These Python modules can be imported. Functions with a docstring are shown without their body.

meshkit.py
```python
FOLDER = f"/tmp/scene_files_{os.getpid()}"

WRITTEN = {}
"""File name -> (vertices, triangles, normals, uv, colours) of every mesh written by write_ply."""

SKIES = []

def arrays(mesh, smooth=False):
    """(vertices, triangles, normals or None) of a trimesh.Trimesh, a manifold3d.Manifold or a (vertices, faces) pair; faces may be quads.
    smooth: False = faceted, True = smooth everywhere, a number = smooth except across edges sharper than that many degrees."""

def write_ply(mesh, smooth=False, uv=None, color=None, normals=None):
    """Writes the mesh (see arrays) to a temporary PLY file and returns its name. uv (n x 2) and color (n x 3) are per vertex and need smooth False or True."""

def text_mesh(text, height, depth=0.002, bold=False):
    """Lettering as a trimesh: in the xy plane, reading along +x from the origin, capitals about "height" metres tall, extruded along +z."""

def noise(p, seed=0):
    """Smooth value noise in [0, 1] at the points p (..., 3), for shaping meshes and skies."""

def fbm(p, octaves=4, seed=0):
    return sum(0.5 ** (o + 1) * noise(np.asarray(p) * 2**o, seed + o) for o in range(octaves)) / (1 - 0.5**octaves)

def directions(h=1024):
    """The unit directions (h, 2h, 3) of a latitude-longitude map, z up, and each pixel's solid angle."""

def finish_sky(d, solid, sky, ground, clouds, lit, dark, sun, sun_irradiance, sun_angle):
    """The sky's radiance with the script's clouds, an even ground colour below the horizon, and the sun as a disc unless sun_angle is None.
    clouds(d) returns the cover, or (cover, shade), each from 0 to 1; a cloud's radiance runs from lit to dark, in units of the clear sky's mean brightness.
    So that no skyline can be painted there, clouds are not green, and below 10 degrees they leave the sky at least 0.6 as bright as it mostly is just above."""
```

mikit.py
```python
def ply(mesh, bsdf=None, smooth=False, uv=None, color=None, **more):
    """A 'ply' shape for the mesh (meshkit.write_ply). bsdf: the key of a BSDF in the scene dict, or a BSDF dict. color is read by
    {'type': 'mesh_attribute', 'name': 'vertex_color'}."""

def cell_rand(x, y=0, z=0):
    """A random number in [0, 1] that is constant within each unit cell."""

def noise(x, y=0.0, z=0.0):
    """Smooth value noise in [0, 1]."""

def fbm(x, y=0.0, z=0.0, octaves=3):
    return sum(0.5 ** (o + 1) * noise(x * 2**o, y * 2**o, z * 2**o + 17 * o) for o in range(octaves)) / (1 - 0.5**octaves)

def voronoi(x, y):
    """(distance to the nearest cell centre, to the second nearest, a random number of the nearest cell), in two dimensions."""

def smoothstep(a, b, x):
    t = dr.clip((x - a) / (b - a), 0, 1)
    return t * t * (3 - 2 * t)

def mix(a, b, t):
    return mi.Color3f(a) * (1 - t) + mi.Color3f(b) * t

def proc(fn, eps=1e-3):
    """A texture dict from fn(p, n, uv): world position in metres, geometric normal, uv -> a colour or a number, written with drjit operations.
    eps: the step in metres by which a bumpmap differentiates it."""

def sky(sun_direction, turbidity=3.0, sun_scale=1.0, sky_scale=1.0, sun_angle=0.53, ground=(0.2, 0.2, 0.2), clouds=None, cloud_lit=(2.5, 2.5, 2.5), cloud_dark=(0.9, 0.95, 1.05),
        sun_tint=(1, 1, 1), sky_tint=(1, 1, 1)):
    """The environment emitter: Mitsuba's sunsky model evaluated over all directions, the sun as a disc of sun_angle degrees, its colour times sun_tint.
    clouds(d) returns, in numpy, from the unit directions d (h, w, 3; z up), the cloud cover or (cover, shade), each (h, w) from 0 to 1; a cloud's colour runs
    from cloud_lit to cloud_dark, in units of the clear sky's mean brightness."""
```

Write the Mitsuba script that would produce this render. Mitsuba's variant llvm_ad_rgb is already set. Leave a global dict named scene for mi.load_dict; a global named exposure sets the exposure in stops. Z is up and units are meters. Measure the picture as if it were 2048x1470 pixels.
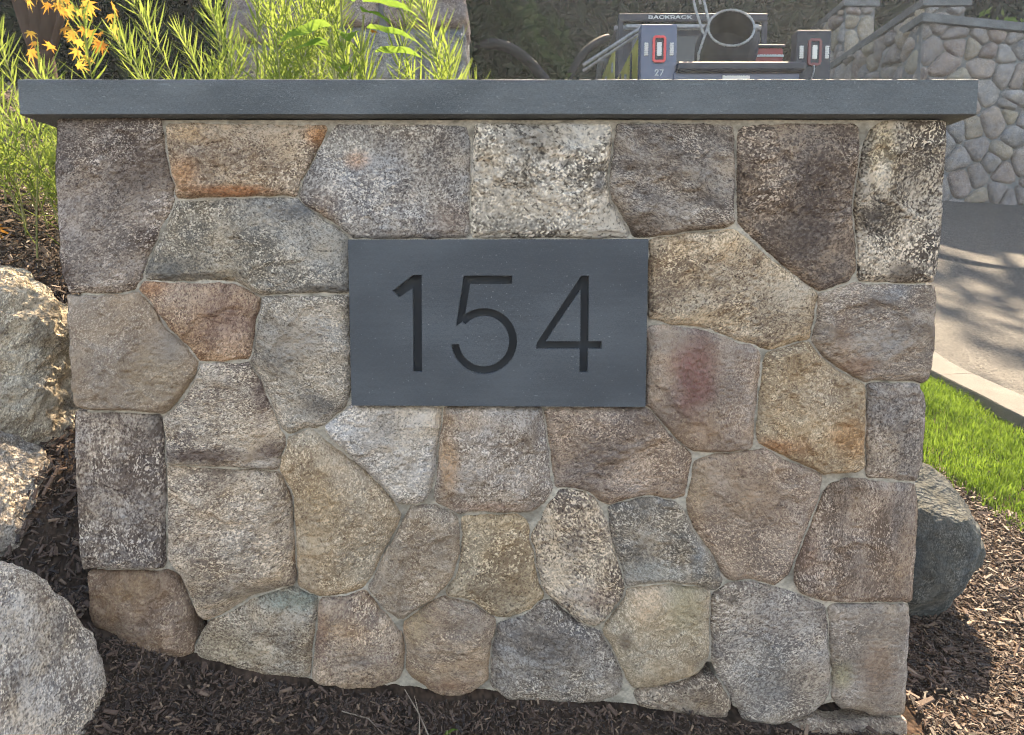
import math, random
import numpy as np
import trimesh, shapely, shapely.affinity
from shapely.geometry import Polygon, LineString, MultiPolygon, box as sbox
from shapely.ops import unary_union
from scipy.spatial import Delaunay, Voronoi
from scipy.interpolate import RBFInterpolator
import drjit as dr
import mitsuba as mi
import mikit, meshkit
from mikit import noise, fbm, smoothstep, mix, proc, ply, cell_rand

T = mi.ScalarTransform4f
scene, labels = {'type': 'scene'}, {}

# ---------------------------------------------------------------- camera, sun and sky, exposure
PITCH = math.radians(6.1)
CAM = np.array([0.0, -1.36, 0.8])
scene['camera'] = {'type': 'perspective', 'fov': 2 * math.degrees(math.atan(1024 / 1515.0)), 'fov_axis': 'x',
                   'near_clip': 0.02, 'far_clip': 400.0,
                   'to_world': T().look_at(origin=CAM.tolist(), target=(CAM + [0, math.cos(PITCH), -math.sin(PITCH)]).tolist(), up=[0, 0, 1])}
AZ, EL = math.radians(24), math.radians(48)
SUN = [math.sin(AZ) * math.cos(EL), math.cos(AZ) * math.cos(EL), math.sin(EL)]
scene['sky'] = mikit.sky(SUN, turbidity=3, sun_scale=1.0, sky_scale=1.0, sun_tint=(1.0, 0.95, 0.86), sky_tint=(1.44, 1.06, 0.78))
exposure = 3.97

# thin haze added to imitate lens flare, and a closed box to hold it
FLARE_HAZE = 0.004
if FLARE_HAZE:
    scene['flare_haze_air'] = {'type': 'homogeneous', 'albedo': {'type': 'rgb', 'value': [.84, .93, 1.0]}, 'sigma_t': FLARE_HAZE}
    scene['haze'] = {'type': 'cube', 'to_world': T().translate([0, 0, 7.5]).scale([95, 95, 9.5]), 'bsdf': {'type': 'null'}, 'interior': {'type': 'ref', 'id': 'flare_haze_air'}}
    scene['camera']['medium'] = {'type': 'ref', 'id': 'flare_haze_air'}
    labels['haze'] = {'label': 'thin bright haze added over the driveway and garden to imitate lens flare', 'kind': 'stuff'}

# ---------------------------------------------------------------- helpers
def lin(c):
    c = np.asarray(c, float) / 255
    return np.where(c <= 0.04045, c / 12.92, ((c + 0.055) / 1.055) ** 2.4)

def L(*c):
    return [float(x) for x in lin(c)]

def numbered(name):
    if name not in scene and not any(k.startswith(name + '__') for k in scene):
        return name
    i = 1
    while True:
        k = f'{name}_{i:03d}'
        if k not in scene and not any(q.startswith(k + '__') for q in scene):
            return k
        i += 1

def add(name, mesh, bsdf, smooth=False, parent=None, uv=None, **more):
    key = numbered(parent + '__' + name if parent else name)
    scene[key] = ply(mesh, bsdf, smooth=smooth, uv=uv, **more)
    return key

def tag(key, label, category=None, group=None, kind=None):
    d = {'label': label}
    if category: d['category'] = category
    if group: d['group'] = group
    if kind: d['kind'] = kind
    labels[key] = d
    return key

class MB:
    """collects vertices, faces and per-vertex uv"""
    def __init__(self): self.v, self.f, self.u, self.n = [], [], [], 0
    def add(self, v, f, u=None):
        v = np.asarray(v, float); f = np.asarray(f, int)
        if f.shape[1] == 4: f = np.vstack([f[:, [0, 1, 2]], f[:, [0, 2, 3]]])
        self.v.append(v); self.f.append(f + self.n); self.n += len(v)
        self.u.append(np.zeros((len(v), 2)) if u is None else np.broadcast_to(np.asarray(u, float), (len(v), 2)))
        return self
    def mesh(self): return (np.vstack(self.v), np.vstack(self.f))
    def uv(self): return np.vstack(self.u)

BOXF = [[0, 3, 2, 1], [4, 5, 6, 7], [0, 1, 5, 4], [1, 2, 6, 5], [2, 3, 7, 6], [3, 0, 4, 7]]
def boxm(x0, x1, y0, y1, z0, z1, ch=0.0):
    """chamfered box"""
    m = trimesh.creation.box((x1 - x0, y1 - y0, z1 - z0))
    if ch > 0:
        pts = []
        for sx in (-1, 1):
            for sy in (-1, 1):
                for sz in (-1, 1):
                    c = np.array([sx * (x1 - x0) / 2, sy * (y1 - y0) / 2, sz * (z1 - z0) / 2])
                    for a in range(3):
                        p = c - np.array([sx, sy, sz]) * ch
                        p[a] = c[a]
                        pts.append(p)
        m = trimesh.convex.convex_hull(np.array(pts))
    m.apply_translation([(x0 + x1) / 2, (y0 + y1) / 2, (z0 + z1) / 2])
    return m

def tube(pts, r, n=8, cap=True):
    pts = np.asarray(pts, float); r = np.broadcast_to(np.asarray(r, float), len(pts))
    t = np.gradient(pts, axis=0); t /= np.linalg.norm(t, axis=1, keepdims=True) + 1e-12
    ref = np.array([0, 0, 1.0]) if abs(t[0][2]) < 0.9 else np.array([1.0, 0, 0])
    v = []
    a = np.cross(t[0], ref); a /= np.linalg.norm(a)
    for p, d, rr in zip(pts, t, r):
        a = a - d * (a @ d); a /= np.linalg.norm(a); b = np.cross(d, a)
        ang = np.arange(n) * 2 * np.pi / n
        v.append(p + rr * (np.cos(ang)[:, None] * a + np.sin(ang)[:, None] * b))
    v = np.vstack(v); f = []
    for i in range(len(pts) - 1):
        for k in range(n):
            q = (k + 1) % n
            f.append([i * n + k, i * n + q, (i + 1) * n + q, (i + 1) * n + k])
    f = np.array(f); f = np.vstack([f[:, [0, 1, 2]], f[:, [0, 2, 3]]])
    if cap:
        m = len(v); v = np.vstack([v, pts[:1], pts[-1:]])
        f = np.vstack([f, [[m, (k + 1) % n, k] for k in range(n)], [[m + 1, (len(pts) - 1) * n + k, (len(pts) - 1) * n + (k + 1) % n] for k in range(n)]])
    return v, f

def bez(p0, p1, p2, n=8):
    t = np.linspace(0, 1, n)[:, None]
    return (1 - t) ** 2 * np.array(p0) + 2 * t * (1 - t) * np.array(p1) + t * t * np.array(p2)

def cat(*ms):
    b = MB()
    for m in ms:
        if isinstance(m, tuple): b.add(*m)
        else: b.add(m.vertices, m.faces)
    return b.mesh()

def text_front(text, height, x0, y, z, depth=0.004, bold=False, sx=1.0):
    """lettering read from the -y side, lower left corner at (x0, y, z)"""
    m = meshkit.text_mesh(text, height, depth, bold)
    v = np.array(m.vertices)
    return (np.stack([x0 + v[:, 0] * sx, y - v[:, 2], z + v[:, 1]], 1), np.array(m.faces))

# ---------------------------------------------------------------- stone material: one function, a table row per stone (read by uv.x // 4)
ROWS = []
def stone_row(dark, light, angle=0, stretch=1.2, bias=0.0, contrast=1.0, grain=1.0, stains=(), k=1.0):
    g0, g1 = np.array([96, 91, 87.0]), np.array([188, 183, 175.0])
    dark = .72 * np.array(dark) + .28 * g0 - 4
    light = .70 * np.array(light) + .30 * g1 - 8
    vein = (len(ROWS) * 7 % 10) / 10.0
    r = list(lin(dark) * k) + list(lin(light) * k) + [math.cos(math.radians(angle)), math.sin(math.radians(angle)), stretch, bias, contrast, grain, vein]
    st = list(stains)[:5]
    for s in st:
        r += [s[0], s[1], 1 / s[2], 1 / s[3]] + list(lin(s[4]) * k) + [s[5]]
    r += [0, 0, 1, 1, 0, 0, 0, 0] * (5 - len(st))
    ROWS.append(r)
    return len(ROWS) - 1

NCOL = 13 + 5 * 8
TABLE = [None]
def stone_color(p, n, uv):
    idx = mi.UInt32(dr.clip(dr.floor(uv.x * 0.25), 0, len(ROWS) - 1)) * NCOL
    g = lambda j: dr.gather(mi.Float, TABLE[0], idx + j)
    dark, light = mi.Color3f(g(0), g(1), g(2)), mi.Color3f(g(3), g(4), g(5))
    ca, sa, st, bias, con, gr = (g(j) for j in range(6, 12))
    wob = 0.012 * (noise(p.x * 22, p.y * 22, p.z * 22) - 0.5)
    x, z = p.x + 0.35 * p.y + wob, p.z - 0.3 * p.y + wob
    a, b = ca * x + sa * z, (ca * z - sa * x) * st
    ida = mi.Float(idx) * 0.37
    ig = 1.0 / gr
    # oblique axes for each layer so that the lattice does not show
    f1 = noise((0.80 * a + 0.60 * b) * 520 * ig, (0.80 * b - 0.60 * a) * 520 * ig, p.y * 300 + ida)
    f2 = noise((0.96 * a - 0.28 * b) * 270 * ig + 9, (0.96 * b + 0.28 * a) * 270 * ig, p.y * 150 + ida)
    f3 = noise((0.51 * a + 0.86 * b) * 95 * ig + 5, (0.51 * b - 0.86 * a) * 95 * ig, p.y * 80 + ida)
    big = fbm(a * 17 + ida, b * 17, p.y * 17, 3)
    tone = fbm(a * 7 + 40 + ida, b * 7, p.y * 7, 2)
    m = 0.50 * f1 + 0.34 * f2 + 0.16 * f3 + 0.62 * (big - 0.5) - 0.01 + 0.5 * bias
    m = smoothstep(0.5 - 0.27 / con, 0.5 + 0.31 / con, m)
    col = mix(dark, light * 0.80, m)
    hue = fbm(a * 31 + 11, b * 31 + ida, p.y * 31, 2) - 0.5
    hue2 = fbm(a * 9 + 71, b * 9 - ida, p.y * 9, 2) - 0.5
    hh = 0.55 * hue + 0.6 * hue2
    col = mi.Color3f(col.x * (1 + 0.30 * hh), col.y * (1 + 0.06 * hh), col.z * (1 - 0.32 * hh)) * (0.78 + 0.44 * tone)
    # dark grains, and fine pale lichen that gathers in patches
    pit = smoothstep(0.66, 0.82, noise((0.7 * a - 0.71 * b) * 360 * ig + 31, (0.7 * b + 0.71 * a) * 360 * ig, p.y * 200))
    col *= 1 - 0.55 * pit * con
    pat = fbm(a * 13 + 57 + ida, b * 13, p.y * 13, 3)
    fl = smoothstep(0.56, 0.70, 0.62 * f1 + 0.38 * f2) * smoothstep(0.40, 0.66, pat + 0.5 * bias)
    col = mix(col, light * 1.12 + 0.06, 0.84 * fl * con)
    vn = dr.abs(fbm(a * 8 + 3 + ida, b * 8, p.y * 8, 3) - 0.5) 
    vw = (1 - smoothstep(0.003, 0.016, vn)) * smoothstep(0.55, 0.95, g(12)) * (0.3 + 0.7 * f2)
    col = mix(col, light * 0.95, 0.55 * vw)
    for k in range(5):
        o = 13 + 8 * k
        dx, dz = (p.x - g(o)) * g(o + 2), (p.z - g(o + 1)) * g(o + 3)
        d = dr.sqrt(dx * dx + dz * dz) + 1.0 * (fbm(p.x * 26 + k, p.z * 26, p.y * 26, 2) - 0.5)
        w = (1 - smoothstep(0.2, 1.4, d)) * g(o + 7) * (0.35 + 0.85 * f1)
        sc = mi.Color3f(g(o + 4), g(o + 5), g(o + 6)) * 0.85
        col = mix(col, sc * (0.72 + 0.62 * m), w)
    return dr.clip(mi.Color3f(col.x * 1.22, col.y * 1.12, col.z * 1.04), 0.0, 0.9)

def stone_bump(p, n, uv):
    return noise(p.x * 170, p.y * 170, p.z * 170) + 0.5 * noise(p.x * 380 + 9, p.y * 380, p.z * 380)

scene['stone_material'] = {'type': 'twosided', 'bsdf': {'type': 'bumpmap', 'scale': 0.0048, 'tex': proc(stone_bump, 8e-4),
                           'bsdf': {'type': 'principled', 'base_color': proc(stone_color), 'roughness': 0.85, 'specular': 0.25}}}

def simple(key, fn_or_rgb, rough=0.8, spec=0.3, bump=None, bscale=0.001, beps=1e-3, two=True, **kw):
    base = proc(fn_or_rgb) if callable(fn_or_rgb) else {'type': 'rgb', 'value': list(fn_or_rgb)}
    b = {'type': 'principled', 'base_color': base, 'roughness': rough, 'specular': spec, **kw}
    if bump: b = {'type': 'bumpmap', 'scale': bscale, 'tex': proc(bump, beps), 'bsdf': b}
    scene[key] = {'type': 'twosided', 'bsdf': b} if two else b

# mortar: fine sandy buff grey
def mortar_color(p, n, uv):
    g = noise(p.x * 500, p.y * 500, p.z * 500)
    t = fbm(p.x * 13, p.y * 13, p.z * 13, 3)
    c = mix(mi.Color3f(*L(146, 139, 126)), mi.Color3f(*L(202, 194, 178)), 0.7 * t + 0.3 * g)
    return c * (1 - 0.40 * smoothstep(0.52, 0.72, fbm(p.x * 31 + 4, p.y * 31, p.z * 31, 3))) * (0.75 + 0.5 * noise(p.x * 210, p.y * 210, p.z * 210))
simple('grey_mortar', lambda p, n, uv: mix(mi.Color3f(*L(94, 97, 100)), mi.Color3f(*L(126, 129, 131)), fbm(p.x * 20, p.y * 20, p.z * 20, 3)), .95, .1)
simple('mortar_material', mortar_color, 0.95, 0.1, lambda p, n, uv: noise(p.x * 300, p.y * 300, p.z * 300), 0.001, 8e-4)

# bluestone: honed slate with horizontal saw streaks and tiny flecks
def slate(c0, c1, scuff=0.35):
    def fn(p, n, uv):
        st = fbm(p.x * 16, p.y * 16, p.z * 230, 3)
        cl = fbm(p.x * 7 + 3, p.y * 7, p.z * 11, 3)
        fine = noise(p.x * 600, p.y * 600, p.z * 700)
        m = 0.14 * st + 0.58 * cl + 0.34 * fine
        c = mix(mi.Color3f(*c0), mi.Color3f(*c1), smoothstep(0.3, 0.8, m))
        fl = smoothstep(0.86, 0.93, noise(p.x * 330 + 7, p.y * 330, p.z * 330))
        sc = smoothstep(0.72, 0.80, fbm(p.x * 22, p.y * 22 + 5, p.z * 120, 2)) * smoothstep(0.5, 0.65, cl)
        return mix(mix(c, mi.Color3f(*L(150, 152, 152)), 0.5 * fl), mi.Color3f(*L(138, 146, 150)), scuff * sc)
    return fn
simple('cap_material', slate(L(80, 85, 88), L(110, 115, 118)), 0.7, 0.3, lambda p, n, uv: fbm(p.x * 60, p.y * 60, p.z * 240, 2), 0.0014, 8e-4)
simple('plaque_material', slate(L(72, 76, 81), L(91, 96, 101), 0.0), 0.72, 0.25, lambda p, n, uv: noise(p.x * 300, p.y * 300, p.z * 420), 0.0006, 8e-4)
simple('engraving_material', L(58, 62, 67), 0.8, 0.2)

# ---------------------------------------------------------------- terrain
PTS = np.array([(-3, -2, -.35), (0, -2, -.32), (3, -2, -.5), (0, -.9, -.12), (-1.2, -.9, -.05), (1.4, -.9, -.25), (-1.1, -.35, .1), (-.4, -.3, .0), (.4, -.3, -.06), (.9, -.3, -.11),
    (-.79, 0, .19), (-.6, 0, .106), (-.38, 0, .066), (-.155, 0, .033), (.2, 0, .02), (.41, 0, -.015), (.75, 0, -.05), (1.0, .05, -.045), (1.05, .42, .01), (1.45, 1.1, .165), (1.42, .8, .10),
    (1.8, .3, -.02), (2.1, 1.7, .236), (2.3, 2.8, .342), (3.8, 4.9, .77), (4.5, 3, .45), (5.6, 8.64, 1.9), (6.6, 8.64, 1.84), (8.5, 8.6, 1.75), (2.2, 6.4, 2.05), (1.5, 9, 2.1), (2.6, 9, 2.1), (1.5, 12.5, 2.3),
    (4.4, 7, 1.5), (-1.0, .08, .33), (-1.03, .5, .62), (-1.3, .72, .87), (-1.7, 1.5, 1.28), (-2.3, 2.4, 1.68), (-3.2, 4, 2.1), (-.5, .5, .88), (-.1, .5, .82), (.35, .5, .5), (.75, .5, .12), (.5, 1.2, .75), (1.0, 1.3, .3),
    (-.6, 1.2, 1.0), (0, 2.2, 1.1), (-.8, 2.4, 1.25), (1.4, 3.2, .75), (.2, 4, 1.5), (-1.5, 5, 1.85), (0.3, 6, 2.0), (-1, 9, 2.2), (-4, 9, 2.4), (4, 12, 2.3), (7, 13, 2.6)])
RBF = RBFInterpolator(PTS[:, :2], PTS[:, 2], kernel='thin_plate_spline', smoothing=2e-4)
def ground_z(xy):
    xy = np.atleast_2d(np.asarray(xy, float))
    c = np.stack([np.clip(xy[:, 0], -5, 9), np.clip(xy[:, 1], -2.2, 13)], 1)
    z = RBF(c)
    far = np.maximum(xy[:, 1] - 13, 0)
    return np.clip(z, -0.6, 3.2) + 0.06 * np.minimum(far, 60) - 0.02 * np.clip(-2.2 - xy[:, 1], 0, 20)
def gz(x, y): return float(ground_z([(x, y)])[0])

def grid_mesh(xs, ys, extra=0.0, amp=None):
    X, Y = np.meshgrid(xs, ys, indexing='ij')
    Z = ground_z(np.stack([X.ravel(), Y.ravel()], 1)).reshape(X.shape) + extra
    if amp is not None: Z = Z + amp(X, Y)
    v = np.stack([X, Y, Z], -1).reshape(-1, 3)
    i = np.arange(len(xs) * len(ys)).reshape(len(xs), len(ys))
    f = np.stack([i[:-1, :-1], i[1:, :-1], i[1:, 1:], i[:-1, 1:]], -1).reshape(-1, 4)
    return v, f

def soil_color(p, n, uv):
    t = fbm(p.x * 26, p.y * 26, p.z * 26, 3)
    s = noise(p.x * 210 + 0.4 * p.y * 210, p.y * 120, p.z * 120)
    return mix(mi.Color3f(.022, .015, .011), mi.Color3f(.075, .05, .036), smoothstep(0.3, 0.8, 0.55 * t + 0.45 * s))
simple('soil_material', soil_color, 0.95, 0.1, lambda p, n, uv: noise(p.x * 160, p.y * 160, p.z * 160), 0.004, 1e-3)
fine = lambda a, b, s: np.arange(a, b + s / 2, s)
xs = np.concatenate([[-90, -50, -25, -14, -9, -6], fine(-4, -2.6, .12), fine(-2.5, 2.6, .04), fine(2.7, 9, .12), [12, 18, 30, 55, 90]])
ys = np.concatenate([[-90, -50, -25, -12, -6, -4], fine(-2.4, -.9, .12), fine(-.8, 3.4, .04), fine(3.5, 13, .12), [15, 20, 30, 50, 90]])
def rough(X, Y):
    p = np.stack([X * 9, Y * 9, X * 0], -1)
    w = ((np.abs(X) < 2.4) & (Y > -0.85) & (Y < 3.3)).astype(float)
    return w * (0.03 * (meshkit.fbm(p, 3, 5) - 0.5))
add('ground', grid_mesh(xs, ys, 0.0, rough), 'soil_material', smooth=True)
tag('ground', 'dark brown mulched soil of the sloping planting bed', kind='structure')

# kerb line along the lawn and driveway
KERB = np.array([(2.02, -1.2), (2.05, -.4), (2.06, .6), (2.10, 1.7), (2.22, 2.4), (2.30, 3.0), (2.26, 3.6), (2.0, 4.2), (1.45, 4.75), (.6, 5.1), (-.6, 5.4), (-2.4, 5.6)])
def kerb_x(y):
    return np.interp(y, KERB[:, 1], KERB[:, 0])

def asphalt_color(p, n, uv):
    g = noise(p.x * 95 + p.y * 20, p.y * 95, 3.0)
    h = noise(p.x * 210, p.y * 190 - p.x * 40, 9.0)
    t = fbm(p.x * 1.3, p.y * 1.3, 0.0, 3)
    return mix(mi.Color3f(.012, .012, .013), mi.Color3f(.088, .083, .077), 0.75 * g * g + 0.32 * h * h + 0.25 * t)
simple('asphalt_material', asphalt_color, 0.75, 0.35, lambda p, n, uv: noise(p.x * 100, p.y * 100, p.z * 100), 0.006, 2e-3)
def driveway():
    ys = np.concatenate([fine(-1.3, 5.6, .06), fine(5.7, 13, .12)])
    rows = []
    for y in ys:
        x0 = kerb_x(min(y, 5.6)) + 0.07 if y < 5.6 else -4.0
        rows.append(np.stack([np.linspace(x0, 9.5, 150), np.full(150, y)], 1))
    P = np.vstack(rows)
    v = np.column_stack([P, ground_z(P) + 0.012])
    i = np.arange(len(P)).reshape(len(ys), 150)
    f = np.stack([i[:-1, :-1], i[:-1, 1:], i[1:, 1:], i[1:, :-1]], -1).reshape(-1, 4)
    return v, f
add('driveway', driveway(), 'asphalt_material', smooth=True)
tag('driveway', 'dark asphalt driveway rising behind the wall to the right', kind='structure')
add('street', grid_mesh(np.linspace(-40, 40, 161), np.concatenate([np.linspace(-9, -2.4, 23), fine(-2.3, -1.3, .1)]), 0.012), 'asphalt_material', smooth=True)
tag('street', 'asphalt street in front of the wall', kind='structure')

# concrete kerb, pieces with real joints
def kerb_color(p, n, uv):
    g = noise(p.x * 330, p.y * 330, p.z * 330)
    t = fbm(p.x * 9, p.y * 9, p.z * 9, 3)
    return mix(mi.Color3f(.10, .094, .085), mi.Color3f(.22, .205, .185), 0.5 * g + 0.5 * t)
simple('kerb_material', kerb_color, 0.9, 0.2, lambda p, n, uv: noise(p.x * 220, p.y * 220, p.z * 220), 0.0015)
ks = LineString(KERB)
dist = 0.0
while dist < ks.length - 0.1:
    a, b = dist + 0.003, min(dist + 0.897, ks.length)
    t = np.linspace(a, b, 10)
    P = np.array([ks.interpolate(q).coords[0] for q in t])
    d = np.gradient(P, axis=0); d /= np.linalg.norm(d, axis=1, keepdims=True)
    nrm = np.stack([d[:, 1], -d[:, 0]], 1)
    prof = [(-.085, -.12), (-.085, .030), (-.078, .042), (.070, .048), (.092, .040), (.105, .02), (.11, -.12)]
    zc = ground_z(P) + 0.03
    v = np.concatenate([np.column_stack([P + nrm * u, zc + w]) for u, w in prof])
    m, k = len(t), len(prof)
    f = [[i * m + j, i * m + j + 1, (i + 1) * m + j + 1, (i + 1) * m + j] for i in range(k - 1) for j in range(m - 1)]
    f = np.array(f); f = np.vstack([f[:, [0, 1, 2]], f[:, [0, 2, 3]]])
    caps = [[(0) * m, i * m, (i + 1) * m] for i in range(1, k - 1)] + [[m - 1, (i + 1) * m + m - 1, i * m + m - 1] for i in range(1, k - 1)]
    add('kerbstone', (v, np.vstack([f, caps])), 'kerb_material', smooth=35, parent='kerb')
    dist += 0.9
tag('kerb', 'pale concrete kerb between the lawn and the driveway', kind='structure')

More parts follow.
